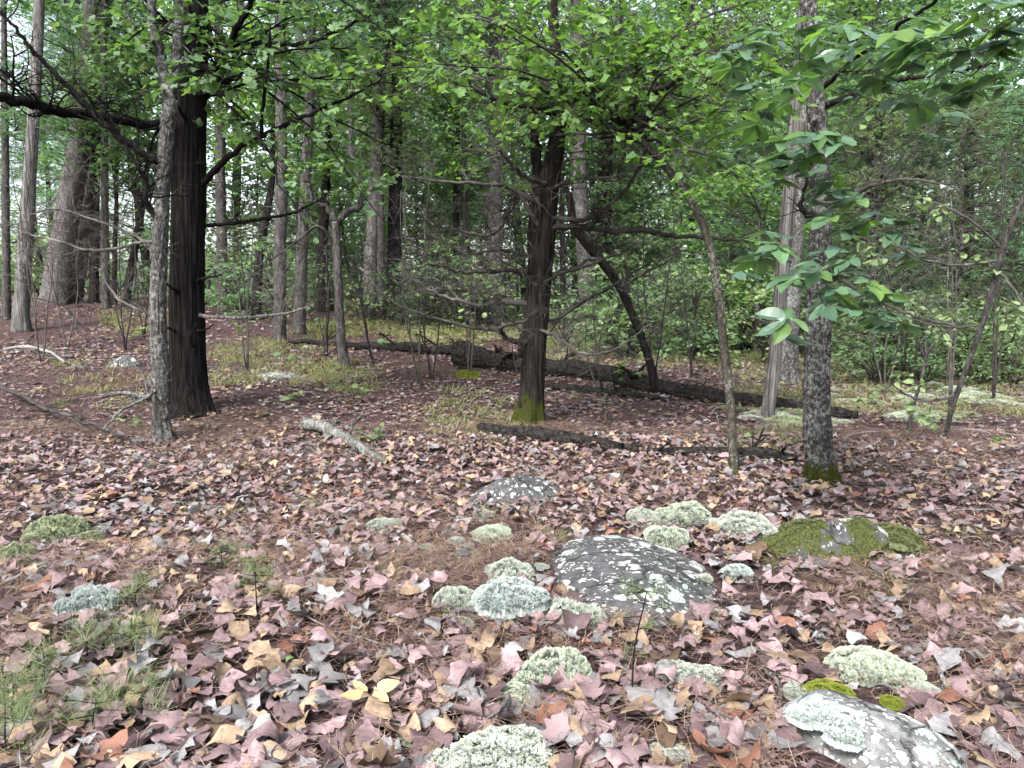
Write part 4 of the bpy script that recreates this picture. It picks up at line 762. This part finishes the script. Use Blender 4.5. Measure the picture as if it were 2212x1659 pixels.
for k in range(116):
    if k < 34: px, py = rk.uniform(0, 2212), rk.uniform(960, 1600)
    else: px, py = rk.choice([rk.uniform(0, 700), rk.uniform(1500, 2212)]), rk.uniform(770, 1250)
    p = G(px, py); a = rk.uniform(0, 6.3); L = rk.uniform(.12, .5) if k < 70 else rk.uniform(.35, 1.0); q2 = p+np.array([math.cos(a)*L, math.sin(a)*L, 0]); q2[2] = float(gz(q2[0], q2[1])); r_ = rk.uniform(.003, .009)
    mb = MB(); m_ = (p+q2)/2+np.array([rk.normal(0, .03), rk.normal(0, .03), .02]); up = np.array([0, 0, .02]); tube(mb, wig(spline([p+up, m_+up, q2+up], 9), .012, k*3.7), np.linspace(r_, r_*.5, 9), 6)
    if rk.random() < .5: twig(mb, m_+up, np.array([math.cos(a+.8), math.sin(a+.8), .15]), L*.5, r_*.5, 0, rk)
    pale = rk.random() < .3
    tag(put('twig', mb.mesh('twig', p), M['palestick' if pale else 'stick'], None, p), f'{"pale" if pale else "dark"} {"short" if L < .25 else "long" if L < .6 else "very long"} fallen twig {where(p)}', 'twig', 'fallen twigs on the leaf litter')

# ------------------------------------------------------------------ rocks
def rock_mesh(seed, sx, sy, sz, top=.5, rough=.25, nu=64, nv=22):
    th = np.linspace(0, 2*np.pi, nu, endpoint=False); ph = np.linspace(0, 1, nv); T, Pp = np.meshgrid(th, ph)
    rad = np.sin(Pp*np.pi/2)**.75; hgt = np.cos(Pp*np.pi/2)**top; out = 1+.16*vn(np.cos(T)*1.4+seed, np.sin(T)*1.4, 3.)+.08*vn(np.cos(T)*3+seed, np.sin(T)*3, 8.)
    X = rad*np.cos(T)*out; Y = rad*np.sin(T)*out; Z = hgt
    n = fbm(X*2.2+seed, Y*2.2, Z*2, 4); v = np.stack([X*sx, Y*sy, Z*sz*(1+rough*n)+.10*sz*rough*fbm(X*9, Y*9, seed)-.04], -1)
    r_ = np.random.default_rng(int(seed*10)); S3 = np.array([sx, sy, sz])
    for q in range(12):
        a = r_.uniform(0, 6.3); nz = r_.uniform(.15, 2.2); pn = nrm(np.array([math.cos(a), math.sin(a), nz])); dd = (v/S3)@pn-r_.uniform(.55, .78); v = v-(np.maximum(dd, 0)*.85)[..., None]*pn*S3
    v[..., 2] += .05*sz*fbm(X*7+seed, Y*7, Z*5, 3)
    mb = MB(); i, j = np.meshgrid(np.arange(nv-1), np.arange(nu), indexing='ij'); j2 = (j+1) % nu
    mb.add(v, np.stack([i*nu+j, (i+1)*nu+j, (i+1)*nu+j2, i*nu+j2], -1).reshape(-1, 4)); return mb.mesh('rock')
def rock(label, px, py, wpx, dep, h, mt, seed, rz=0., tilt=(0, 0), top=.5, rough=.35):
    p = G(px, py); sx = pxm(wpx, p)/2; o = put('rock', rock_mesh(seed, sx, dep/2, h, top, rough), M[mt], None, p, (tilt[0], tilt[1], rz)); return tag(o, label, 'rock')
rock('round dark rock spotted with white lichen in the middle of the litter', 1110, 1070, 205, .55, .18, 'rock', 2.2, .2, (.05, .1))
rock('large flat dark rock crusted with white lichen right of centre', 1365, 1255, 440, 1.2, .14, 'rock', 5.1, -.45, (.03, .04), .45)
rock('long low mossy ledge of rock at right', 1800, 1212, 470, .42, .30, 'rockmoss', 8.4, -.06, (0, .02), .3, .9)
rock('pale lichen-covered rock in the bottom right corner', 1850, 1600, 310, .78, .15, 'rock2', 11.3, .5, (0, .05))
rock('flat grey rock flush with the litter at the right edge', 2130, 1500, 250, .40, .05, 'rock2', 14.9, .1, (0, 0), .4)
rock('small white lichen stone half hidden in the left seedlings', 205, 1345, 120, .24, .09, 'rock2', 17.2, .3)
rock('stone under the whitest lichen cushion', 1090, 1335, 140, .26, .08, 'rock', 20.2, 0)
rock('flat grey stone in the grass right of the big cedar', 590, 812, 95, .5, .08, 'rock2', 23.1, 0, (0, 0), .4)
rock('grey lichen stone left of the lichen tree', 275, 790, 85, .5, .22, 'rock', 25.4, 0)
rock('small grey rock behind the pale reindeer lichen at right', 1690, 1165, 70, .2, .07, 'rock', 28.4, 0)

# ------------------------------------------------------------------ lichen cushions and moss
def cushion(rg, n, size, lumps=3, flat=.55, fine=1.):
    mb = MB(); cs = np.vstack([[0, 0]]+[[rg.uniform(-.55, .55, 2)] for _ in range(lumps)]); rs = np.concatenate([[.7], rg.uniform(.3, .5, lumps)])
    g = 34; u = np.linspace(-1.1, 1.1, g); X, Y = np.meshgrid(u, u)
    def H(x, y):
        h = np.zeros_like(x)
        for c, r in zip(cs, rs): h = np.maximum(h, np.sqrt(np.clip(1-((x-c[0])**2+(y-c[1])**2)/r**2, 0, 1))*r)
        return flat*h*(1+.45*fbm(x*4.5+cs[1, 0]*9, y*4.5))-.10*(fbm(x*3+7, y*3+cs[1, 1]*9) > .35)
    Z = H(X, Y); keep = Z > .02; idx = (np.arange(g-1)[:, None]*g+np.arange(g-1)[None]).ravel(); k = keep.ravel(); f = np.stack([idx, idx+1, idx+g+1, idx+g], 1); f = f[k[f].any(1)]
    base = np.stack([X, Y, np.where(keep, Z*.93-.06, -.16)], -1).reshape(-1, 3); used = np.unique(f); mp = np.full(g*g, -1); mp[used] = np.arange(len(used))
    mb.add(base[used], mp[f], c=np.tile([.12, .5, .5], (len(used), 1)))  # dark base: shadow between the sprigs put into the vertex colour
    x = rg.uniform(-1.1, 1.1, n*3); y = rg.uniform(-1.1, 1.1, n*3); h = H(x, y); q = h > .02; x, y, h = x[q][:n], y[q][:n], h[q][:n]; e = .03
    nx = -(H(x+e, y)-H(x-e, y))/(2*e); ny = -(H(x, y+e)-H(x, y-e))/(2*e); nn = nrm(np.stack([nx, ny, np.ones_like(nx)*.8], 1)+rg.normal(0, .35, (len(x), 3)))
    b = np.stack([x, y, h-.03], 1); s = nrm(np.cross(nn, rg.normal(0, 1, nn.shape))); t = np.cross(nn, s); l_ = rg.uniform(.035, .085, (len(x), 1))*fine; w_ = l_*.36
    bump_ = fbm(x*5, y*5)[:, None]*.03
    tip = b+nn*(l_+bump_); v = np.stack([b+s*w_*.4, tip+s*w_*1.2, tip-s*w_*.9+nn*l_*.2, b-s*w_*.4, b+t*w_*.4, tip+t*w_*1.1, tip-t*w_+nn*l_*.25, b-t*w_*.4], 1)
    sh = np.clip(.35+.5*rg.random(len(x))+fbm(x*6, y*6)*.3, 0, 1); c = np.stack([np.stack([sh*.45, sh, sh, sh*.45]*2, 1)]*3, -1)  # sprigs coloured darker at the foot, painted shade, with random tone
    o = np.arange(len(x))[:, None]*8; mb.add(v.reshape(-1, 3), np.vstack([o+np.array([0, 1, 2, 3]), o+np.array([4, 5, 6, 7])]), c=c.reshape(-1, 3)); return mb.mesh('cushion', smooth=False)
CU = [cushion(np.random.default_rng(40+i), 3600, 1., 5+i % 4) for i in range(5)]; CUF = [cushion(np.random.default_rng(60+i), 2800, 1., 6, .28) for i in range(3)]; CUM = [cushion(np.random.default_rng(80+i), 3600, 1., 4, .34, .5) for i in range(2)]
def lich(label, px, py, wpx, mt, flat=False, i=0, zf=1., lift=0., cat='lichen', name='lichen_cushion', asp=.85, group='lichen cushions on the forest floor'):
    p = G(px, py); s = pxm(wpx, p)/2/.74; zf *= 1.05; lift += .012; ms = CUM if name == 'moss_cushion' else CUF if flat else CU
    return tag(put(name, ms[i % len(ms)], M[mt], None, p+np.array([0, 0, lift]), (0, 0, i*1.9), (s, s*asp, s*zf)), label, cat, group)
LC = [('bushy grey-green lichen cushion leftmost of the centre cluster', 985, 1312, 104, 'lichen_grey', 0, 1.15), ('grey-green lichen cushion at the back of the centre cluster', 1105, 1252, 115, 'lichen_grey', 0, 1.), ('whitest lichen cushion on a stone in the centre cluster', 1088, 1330, 140, 'lichen_teal', 0, .9),
      ('tall lichen cushion touching the left end of the flat rock', 1232, 1345, 100, 'lichen_grey', 0, 1.3), ('biggest pale yellow-green lichen cushion in the foreground', 1205, 1470, 170, 'lichen_green', 0, 1.), ('lower lichen cushion in front of the biggest one', 1118, 1515, 105, 'lichen_green', 0, .8),
      ('leftmost small lichen cushion behind the flat rock', 1385, 1125, 72, 'lichen_grey', 0, 1.), ('middle lichen cushion of the row behind the flat rock', 1485, 1125, 110, 'lichen_green', 0, 1.), ('right lichen cushion of the row beside the mossy ledge', 1608, 1150, 120, 'lichen_grey', 0, 1.), ('smooth pale green lichen dome on the back of the flat rock', 1435, 1182, 100, 'lichen_green', 0, .9),
      ('teal-white lichen cushion at the right end of the flat rock', 1590, 1248, 74, 'lichen_teal', 0, 1.), ('flat lichen patch behind the centre cluster', 1065, 1160, 92, 'lichen_green', 1, 1.), ('tiny grey lichen tuft left behind the centre cluster', 990, 1205, 44, 'lichen_grey', 0, 1.), ('grey lichen cushion right of the leaning cedar seedling', 1490, 1475, 115, 'lichen_grey', 0, .8),
      ('faint grey lichen patch left of centre', 825, 1140, 75, 'lichen_grey', 1, 1.), ('large olive lichen cushion at the left', 125, 1160, 125, 'lichen_olive', 0, 1.), ('olive lichen cushion touching the left edge', 35, 1215, 95, 'lichen_olive', 0, 1.2), ('small olive lichen cushion right of the large olive one', 195, 1172, 62, 'lichen_olive', 0, 1.),
      ('wide lichen cushion cut by the bottom edge', 1080, 1665, 240, 'lichen_grey', 0, .7), ('small lichen patch at the bottom right of centre', 1445, 1650, 90, 'lichen_grey', 0, .7), ('broad flat pale green lichen patch above the bright moss', 1870, 1450, 175, 'lichen_green', 1, 1.), ('teal lichen crust on the pale corner rock', 1800, 1615, 130, 'lichen_teal', 1, .9),
      ('small white lichen patch left of the bright moss', 1722, 1500, 70, 'lichen_grey', 1, 1.), ('grey lichen tuft between the two flat right rocks', 1985, 1500, 90, 'lichen_grey', 1, 1.), ('white lichen tuft on the small left stone', 200, 1330, 100, 'lichen_teal', 1, 1.1), ('yellowish lichen tuft low at bottom centre left', 890, 1600, 50, 'lichen_green', 0, .8)]
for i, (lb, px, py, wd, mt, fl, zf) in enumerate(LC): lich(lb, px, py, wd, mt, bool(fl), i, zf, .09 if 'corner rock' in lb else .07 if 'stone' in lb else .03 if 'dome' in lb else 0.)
for k in range(34):
    q = LC[rk.integers(len(LC))]
    if k < 22: a = rk.uniform(0, 6.3); px, py = q[1]+math.cos(a)*q[3]*rk.uniform(.55, 1.), q[2]+math.sin(a)*q[3]*rk.uniform(.3, .6)
    else: px, py = rk.uniform(900, 2150), rk.uniform(1120, 1560)
    p = G(px, min(py, 1640)); s_ = rk.uniform(.035, .085)
    tag(put('lichen_cushion', (CU+CUF)[k % 8], M[rk.choice(['lichen_grey', 'lichen_green', 'lichen_teal'])], None, p+np.array([0, 0, .015]), (0, 0, rk.uniform(0, 6)), (s_, s_*rk.uniform(.6, 1.1), s_*rk.uniform(.6, 1.1))), f'{"tiny" if s_ < .055 else "small"} pale lichen tuft {where(p)}', 'lichen', 'small lichen tufts in the litter')
for i, (lb, px, py, wd, zf, lift) in enumerate([('bright yellow-green moss cushion above the pale corner rock', 1790, 1505, 112, 1., .0), ('small round moss tuft right of the bright moss cushion', 1925, 1540, 52, 1., .03), ('moss tuft at the right edge', 2160, 1565, 60, 1., .0), ('tiny moss tuft under the leftmost cluster cushion', 957, 1335, 30, 1.6, 0), ('tiny moss tuft between the cluster cushions', 1098, 1275, 46, 1.2, .03),
        ('dark moss cover on the left half of the ledge', 1740, 1195, 125, .9, .13), ('dark moss cover on the right half of the ledge', 1935, 1205, 125, .9, .12), ('moss strip on the middle of the ledge', 1840, 1195, 130, .8, .14), ('low moss patch right of the flat grey stone', 1010, 812, 60, 1., 0.)]):
    lich(lb, px, py, wd, 'darkmoss' if 'ledge' in lb and 'dark' in lb or 'strip' in lb else 'moss', False, i, zf, lift, 'moss', 'moss_cushion', .6 if 'ledge' in lb else .9, 'moss cushions')
for k in range(46):
    px, py = rk.uniform(1560, 2212), rk.uniform(770, 925)
    if py > 1000-.06*px+30: continue
    p = G(px, py); s = rk.uniform(.14, .40)
    tag(put('lichen_cushion', CUF[k % 3], M['lichen_olive' if rk.random() < .35 else 'lichen_green'], None, p, (0, 0, rk.uniform(0, 6)), (s, s, s*.7)), f'{"small" if s < .2 else "broad"} dull pale lichen mat {where(p)}', 'lichen', 'pale lichen mats beyond the log')

# ------------------------------------------------------------------ leaf litter
avoid = np.array([[*G(1110, 1070)[:2], .33, .26], [*G(1365, 1255)[:2], .47, .5], [*G(1800, 1205)[:2], .56, .17], [*G(1850, 1600)[:2], .25, .36]]+[[*G(l[1], l[2])[:2], pxm(l[3], G(l[1], l[2]))*.6, pxm(l[3], G(l[1], l[2]))*.55] for l in LC])
def clear_of(x, y):
    ok = np.ones(len(x), bool)
    for cx, cy_, a, b in avoid: ok &= ((x-cx)/a)**2+((y-cy_)/b)**2 > 1
    return ok
straw = lambda x, y: fbm(x*.75+8, y*.75+2, 0, 3)        # where pine straw lies thick and leaves are few
def scatter(rg, n, y0, y1, pad=.12):
    y = np.sqrt(rg.uniform(y0*y0, y1*y1, n)); x = rg.uniform(-1, 1, n)*(.662*y*1.06+pad); return x, y
def litter(rg, n, y0, y1, S, A, smin, smax, curl, thick, tilt):
    x, y = scatter(rg, n, y0, y1); ok = clear_of(x, y) & (straw(x, y)+rg.normal(0, .16, n) < .34); x, y = x[ok], y[ok]; N = len(x)
    sz = smin+(smax-smin)*rg.random(N)**1.5; p = leaf_batch(N, S, A, sz, (rg.random(N) < .6)*.95, curl, rg, 2.9, .37)
    p = np.einsum('nij,nsaj->nsai', rotm(rg.uniform(0, 6.3, N), rg.normal(0, tilt, N), rg.normal(0, tilt, N)), p)
    lo = p[..., 2].min((1, 2)); p[..., 2] -= np.minimum(lo*.85, 0)[:, None, None]+0; p += np.stack([x, y, gz(x, y)+rg.uniform(.0, thick, N)], 1)[:, None, None]
    mb = MB(); var = np.stack([rg.random(N), np.clip(rg.normal(.5, .28, N), 0, 1), rg.random(N)], 1); mb.add(p.reshape(-1, 3), grid_faces(N, S, A), c=np.repeat(var, S*A, 0)); return mb
rl = np.random.default_rng(5)
for nm, args in (('leaf_litter', (2500, 1.9, 4.2, 11, 5, .06, .17, .6, .055, .22)), ('leaf_litter', (10500, 4.0, 7.5, 7, 3, .045, .13, .55, .05, .2)), ('leaf_litter', (16000, 7.3, 14, 4, 3, .045, .11, .4, .035, .15)), ('leaf_litter', (13000, 13.5, 27, 3, 3, .08, .16, .5, .04, .2))):
    o = put(nm, litter(rl, *args).mesh('leaf_litter'), M['litter'], kind='stuff'); o['label'] = 'carpet of dry fallen oak leaves covering the forest floor'; o['category'] = 'leaf litter'
# the largest leaves in view, one object each
cols = ['mauve']*11+['tan']*5+['grey']*4+['rust']
word = {'mauve': 'mauve-brown', 'tan': 'tan', 'grey': 'silvery grey', 'rust': 'rust-red'}
x, y = scatter(rl, 900, 2.12, 3.5, 0); ok = clear_of(x, y) & (straw(x, y)+rl.normal(0, .16, 900) < .24); x, y = x[ok], y[ok]; ii = np.argsort(y)[:300]
for i in ii:
    c = cols[rl.integers(len(cols))]; s = rl.uniform(.10, .18)
    v_ = int(rl.integers(0, 24)); o = put('fallen_leaf', leafmesh('dry', v_), M['leaf_'+c], None, (x[i], y[i], float(gz(x[i], y[i]))+rl.uniform(.03, .075)), (rl.normal(0, .2), rl.normal(0, .2), rl.uniform(0, 6.3)), s*(1 if rl.random() < .5 else 1.1))
    tag(o, f'{word[c]} {"large" if s > .155 else "small" if s < .12 else "dry"} {"lobed" if v_ % 5 > 1 else "oval"} leaf {where((x[i], y[i]))}'.replace('just in front', 'close in front'), 'leaf', 'dry fallen leaves in the foreground')

# pine straw
def straw_mesh(rg, n, y0, y1, wd, thr, hz):
    x, y = scatter(rg, n, y0, y1); ok = clear_of(x, y) & (straw(x, y)+rg.normal(0, .25, n) > thr); x, y = x[ok], y[ok]; N = len(x); a = rg.uniform(0, np.pi*2, N); L = rg.uniform(.07, .17, N)
    d = np.stack([np.cos(a), np.sin(a), rg.normal(0, .12, N)], 1); s = np.stack([-np.sin(a), np.cos(a), np.zeros(N)], 1)*wd; b = np.stack([x, y, gz(x, y)+hz[0]+rg.random(N)*(hz[1]-hz[0])], 1)
    k = s/wd*rg.normal(0, .10, (N, 1))*L[:, None]; m = b+d*L[:, None]*.5+k+np.array([0, 0, .006]); e = b+d*L[:, None]
    v = np.stack([b-s*.5, b+s*.5, m-s*.5+[0, 0, .0006], m+s*.5+[0, 0, .0006], e], 1); o = np.arange(N)[:, None]*5; mb = MB(); var = rg.random((N, 3))
    mb.add(v.reshape(-1, 3), o+np.array([0, 1, 3, 2]), o+np.array([2, 3, 4]), np.repeat(var, 5, 0)); return mb
for a in ((50000, 1.9, 4.2, .0018, -.26, (.012, .08)), (84000, 4., 8., .0026, -.2, (.014, .055)), (36000, 8., 15., .005, -.12, (.014, .05))):
    o = put('pine_straw', straw_mesh(rl, *a).mesh('pine_straw', smooth=False), M['needles'], kind='stuff'); o['label'] = 'thin orange-brown pine needles strewn over the forest floor'; o['category'] = 'pine straw'

# ------------------------------------------------------------------ grass, seedlings and small things
def blades(rg, n, L, wd, spread, fan=.8):
    mb = MB(); a = rg.uniform(0, 6.3, n); d = np.stack([np.cos(a)*fan, np.sin(a)*fan, rg.uniform(.35, 1.2, n)], 1); d = nrm(d); b = np.stack([rg.normal(0, spread, n), rg.normal(0, spread, n), np.full(n, -.01)], 1); l_ = (L*rg.uniform(.5, 1.2, n))[:, None]
    s = np.stack([-np.sin(a), np.cos(a), np.zeros(n)], 1)*wd; m = b+d*l_*.55; e = m+nrm(d*np.array([1.5, 1.5, .25]))*l_*.5
    v = np.stack([b-s, b+s, m-s*.8, m+s*.8, e], 1); o = np.arange(n)[:, None]*5; mb.add(v.reshape(-1, 3), o+np.array([0, 1, 3, 2]), o+np.array([2, 3, 4]), np.repeat(rg.random((n, 3)), 5, 0)); return mb
GR = [blades(np.random.default_rng(70+i), 70, .2, .0016, .03).mesh('grass') for i in range(4)]
GT = [(1940, 1290, 1.0, 'pale grass tuft just below the mossy ledge'), (1200, 1170, .9, 'grass tuft at the back left corner of the flat rock'), (395, 1050, .8, 'wispy grass tuft in front of the lichen tree'), (410, 1110, 1., 'low grass patch in the left middle ground'), (670, 1105, .8, 'grass tuft right of the left grass patch'), (900, 1110, .8, 'grass tuft below the lichen-crusted branch'),
      (2080, 1170, 1., 'green grass tuft right of the mossy ledge'), (720, 1160, .7, 'small grass tuft left of the faint lichen patch'), (820, 1240, .7, 'dark grass tuft left of the centre lichen cluster'), (780, 960, .8, 'grass tuft behind the lichen-crusted branch'), (560, 900, .9, 'grass tuft right of the big cedar foot'), (240, 800, 1., 'grass tuft left of the grey lichen stone'), (120, 790, 1., 'grass tuft below the pale dead trunk'),
      (1660, 950, 1., 'grass tuft in front of the weathered snag'), (1240, 860, .9, 'grass tuft behind the centre cedar foot'), (980, 870, .9, 'grass tuft left of the centre cedar'), (1690, 930, .9, 'grass tuft between snag and hickory'), (530, 1240, .8, 'grass tuft beside the dark-stemmed seedling'), (130, 880, .9, 'grass tuft near the left edge'), (60, 1560, .9, 'wispy grass tuft in the bottom left corner'), (260, 1500, 1.1, 'wispy grass tuft right of the bottom left seedlings'), (330, 1390, 1.1, 'wispy grass tuft right of the white lichen stone'), (500, 1120, .9, 'grass tuft in the left middle litter'), (1020, 940, .7, 'grass tuft at the end of the half-buried log')]
for k, (px, py, s, lb) in enumerate(GT):
    p = G(px, py); tag(put('grass_tuft', GR[k % 4], M['grass'], None, p, (0, 0, k*1.1), s), lb, 'grass', 'grass tufts')
def sedge(rg, boxes):
    mb = MB()
    for (x0, x1, y0, y1, n) in boxes:
        for p in GV(rg.uniform(x0, x1, n), rg.uniform(y0, y1, n)):
            b = blades(rg, 22, .13+.006*p[1], .0022+.00018*p[1], .09, 1.)
            mb.add(b.v[0]+p, b.q[0], b.t[0], b.c[0])
    return mb
o = put('sedge_grass', sedge(rl, [(450, 720, 735, 835, 150), (700, 800, 780, 850, 60), (1150, 1640, 725, 800, 260), (1560, 2212, 765, 900, 420), (860, 1050, 690, 745, 130), (930, 1120, 840, 960, 60), (1600, 1720, 930, 990, 50), (60, 330, 760, 880, 28), (640, 860, 690, 730, 120), (220, 420, 670, 720, 60)]).mesh('sedge', smooth=False), M['grass'], kind='stuff')
o['label'] = 'thin patches of low sedge and grass beyond the leaves'; o['category'] = 'grass'
# pine seedlings: short stem with fans of needles
def seedling(rg, h, nf, ln, lean=(0, 0)):
    st = MB(); e = np.array([lean[0], lean[1], h]); pth = wig(spline([[0, 0, -.03], e*.5+rg.normal(0, .01, 3), e], 10), .008, rg.uniform(0, 99)); tube(st, pth, np.linspace(.0042, .002, 10), 6)
    nd = MB(); pos = []
    for q in range(nf):
        i = rg.integers(4, 10); a = rg.uniform(0, 6.3); b = pth[i]; t = b+np.array([math.cos(a), math.sin(a), rg.uniform(-.1, .5)])*rg.uniform(.03, .14); tube(st, spline([b, t], 4), [.002, .0018, .0015, .001], 4, cap=False); pos += [b+(t-b)*f for f in (.4, .6, .8, 1.)]
    pos = np.array(pos); N = len(pos); per = 6; d = nrm(rg.normal(0, 1, (N, per, 3))+np.array([0, 0, .8])); s = nrm(np.cross(d, rg.normal(0, 1, (N, per, 3))))*.0011; b = pos[:, None]; l_ = ln*rg.uniform(.6, 1.2, (N, per, 1))
    nd.add(np.stack([b-s, b+s, b+d*l_], 2).reshape(-1, 3), t=np.arange(N*per*3).reshape(-1, 3), c=np.repeat(rg.random((N*per, 3)), 3, 0)); return st, nd
SD = [(40, 1600, .20, 12, .13, 'large pine seedling in the bottom left corner'), (210, 1600, .15, 9, .13, 'pine seedling right of the bottom left one'), (100, 1500, .17, 10, .12, 'pine seedling at the left above the bottom left corner'), (310, 1570, .13, 8, .12, 'third pine seedling from the left along the bottom'), (290, 1420, .17, 10, .13, 'bushy pine seedling right of the white lichen stone'), (300, 1330, .14, 8, .11, 'pine seedling behind the bushy left one'), (180, 1440, .12, 8, .11, 'pine seedling below the white lichen stone'),
      (560, 1350, .30, 14, .08, 'dark-stemmed pine seedling left of centre'), (480, 1250, .18, 10, .07, 'faint pine seedling above the dark-stemmed one'), (1362, 1520, .42, 14, .06, 'leaning cedar seedling in front of the flat rock'), (1310, 925, .32, 3, .05, 'thin dead seedling stem right of the centre cedar'), (20, 1660, .2, 9, .1, 'pine seedling cut by the bottom left corner')]
for k, (px, py, h, nf, ln, lb) in enumerate(SD):
    p = G(px, py); st, nd = seedling(np.random.default_rng(900+k), h, nf, ln, (.05, .03) if k == 9 else (0, 0)); root = empty('seedling', p, lb, 'seedling', 'small conifer seedlings'); put('stem', st.mesh('stem'), M['darkbark'], root)
    put('needles', nd.mesh('needles', smooth=False), M['seedling'], root, kind='stuff')
# broad-leaved seedlings
BS = [(608, 1490, .12, 16, .05, 'mid', 'round-leaved green seedling in the left foreground'), (820, 960, .22, 16, .09, 'mid', 'green seedling right behind the lichen-crusted branch'), (300, 735, .35, 8, .16, 'pale', 'broad-leaved seedling left of the lichen tree'), (285, 925, .18, 5, .13, 'pale', 'yellow-green seedling left of the lichen tree foot'), (2150, 960, .12, 9, .13, 'bright', 'bright five-leaved seedling at the right edge'), (640, 870, .2, 8, .13, 'pale', 'pale broad-leaved seedling right of the big cedar'),
      (770, 870, .25, 9, .11, 'pale', 'dull green seedling under the crooked tree'), (1600, 955, .14, 5, .09, 'pale', 'small yellow seedling beside the slender tree'), (1340, 840, .5, 14, .13, 'bright', 'bright seedling in front of the long log'), (1390, 800, .6, 16, .13, 'pale', 'yellow-green seedling over the long log'), (850, 760, .35, 9, .13, 'mid', 'green seedling at the left end of the dead limb'), (620, 790, .3, 6, .13, 'mid', 'small seedling beside the twin grey pines'),
      (1880, 880, .35, 10, .1, 'pale', 'sparse yellow-green seedling right of the log end'), (2100, 880, .35, 10, .1, 'pale', 'sparse seedling right of the curved sapling foot'), (1755, 880, .4, 12, .1, 'mid', 'seedling behind the hickory foot'), (700, 720, .5, 14, .14, 'mid', 'knee-high green seedling behind the crooked tree'), (520, 730, .4, 8, .14, 'bright', 'bright seedling right of the big cedar in the grass')]
for k, (px, py, h, n, ln, lm, lb) in enumerate(BS):
    p = G(px, py); root = empty('seedling', p, lb, 'seedling', 'broad-leaved seedlings'); r_ = np.random.default_rng(700+k); mb = MB(); tips = []
    for q in range(3): twig(mb, np.array([0, 0, -.02]), np.array([r_.normal(0, .5), r_.normal(0, .5), 1]), h*r_.uniform(.7, 1.1), .0025, 0, r_, 0, tips)
    put('stem', mb.mesh('stem'), M['deadtwig'], root)
    for q in range(n):
        pts = tips[q % 3][0]; b = pts[r_.integers(2, 5)]; a = r_.uniform(0, 6.3); lo = put('leaf', leafmesh('oval' if k % 3 else 'lobed', int(r_.integers(0, 8))), M[lm], root); place(lo, b, (math.cos(a), math.sin(a), r_.normal(-.1, .2)), (r_.normal(0, .3), r_.normal(-.2, .3), 1), ln*r_.uniform(.7, 1.15))
# yellow whorl of four leaves
p = G(800, 1548)+np.array([0, 0, .085]); root = empty('leaf_whorl', p, 'whorl of four bright yellow-tan fallen leaves at the bottom left of centre', 'leaf')
for a, s in ((2.4, .075), (.75, .10), (-2.75, .085), (-.75, .085)):
    lo = put('leaf', leafmesh('leaflet', int(a*3) % 8), M['yellowleaf'], root); place(lo, (math.cos(a)*.012, math.sin(a)*.012, 0), (math.cos(a), math.sin(a), .12), (0, -.25, 1), s*1.15)
mb = MB(); tube(mb, spline([[0, 0, -.02], [.03, -.02, -.01], [.07, -.03, -.03]], 5), .002, 5); put('stalk', mb.mesh('stalk'), M['palestick'], root)
# pine cone
p = G(2040, 1618); root = empty('pine_cone', p+np.array([0, 0, .055]), 'small dark pine cone lying on pine straw at the bottom right', 'pine cone', rz=.6); mb = MB(); sc_m = MB()
sc_m.add([[-.5, 0, 0], [.5, 0, 0], [.62, .7, .12], [0, 1.05, .3], [-.62, .7, .12], [0, .75, -.12]], None, [[0, 1, 2], [0, 2, 3], [0, 3, 4], [0, 5, 1], [1, 5, 2], [2, 5, 3], [3, 5, 4], [4, 5, 0]]); scm = sc_m.mesh('scale', smooth=False)
t = np.linspace(0, 1, 9); tube(mb, np.stack([t*.055-.027, 0*t, 0*t], 1), .010*np.sin(np.pi*(t*.8+.15)), 10); put('core', mb.mesh('core'), M['darkbark'], root)
for k in range(60):
    t = k/60; a = k*2.399; r_ = .017*math.sin(math.pi*(t*.8+.14)); d = np.array([.55, math.cos(a), math.sin(a)]); o = put('scale', scm, M['stick'] if k % 3 == 0 else M['darkbark'], root); place(o, np.array([t*.052-.027, math.cos(a)*r_*.45, math.sin(a)*r_*.45]), d, np.array([1, -.3*math.cos(a), -.3*math.sin(a)]), .011+.006*math.sin(math.pi*t))
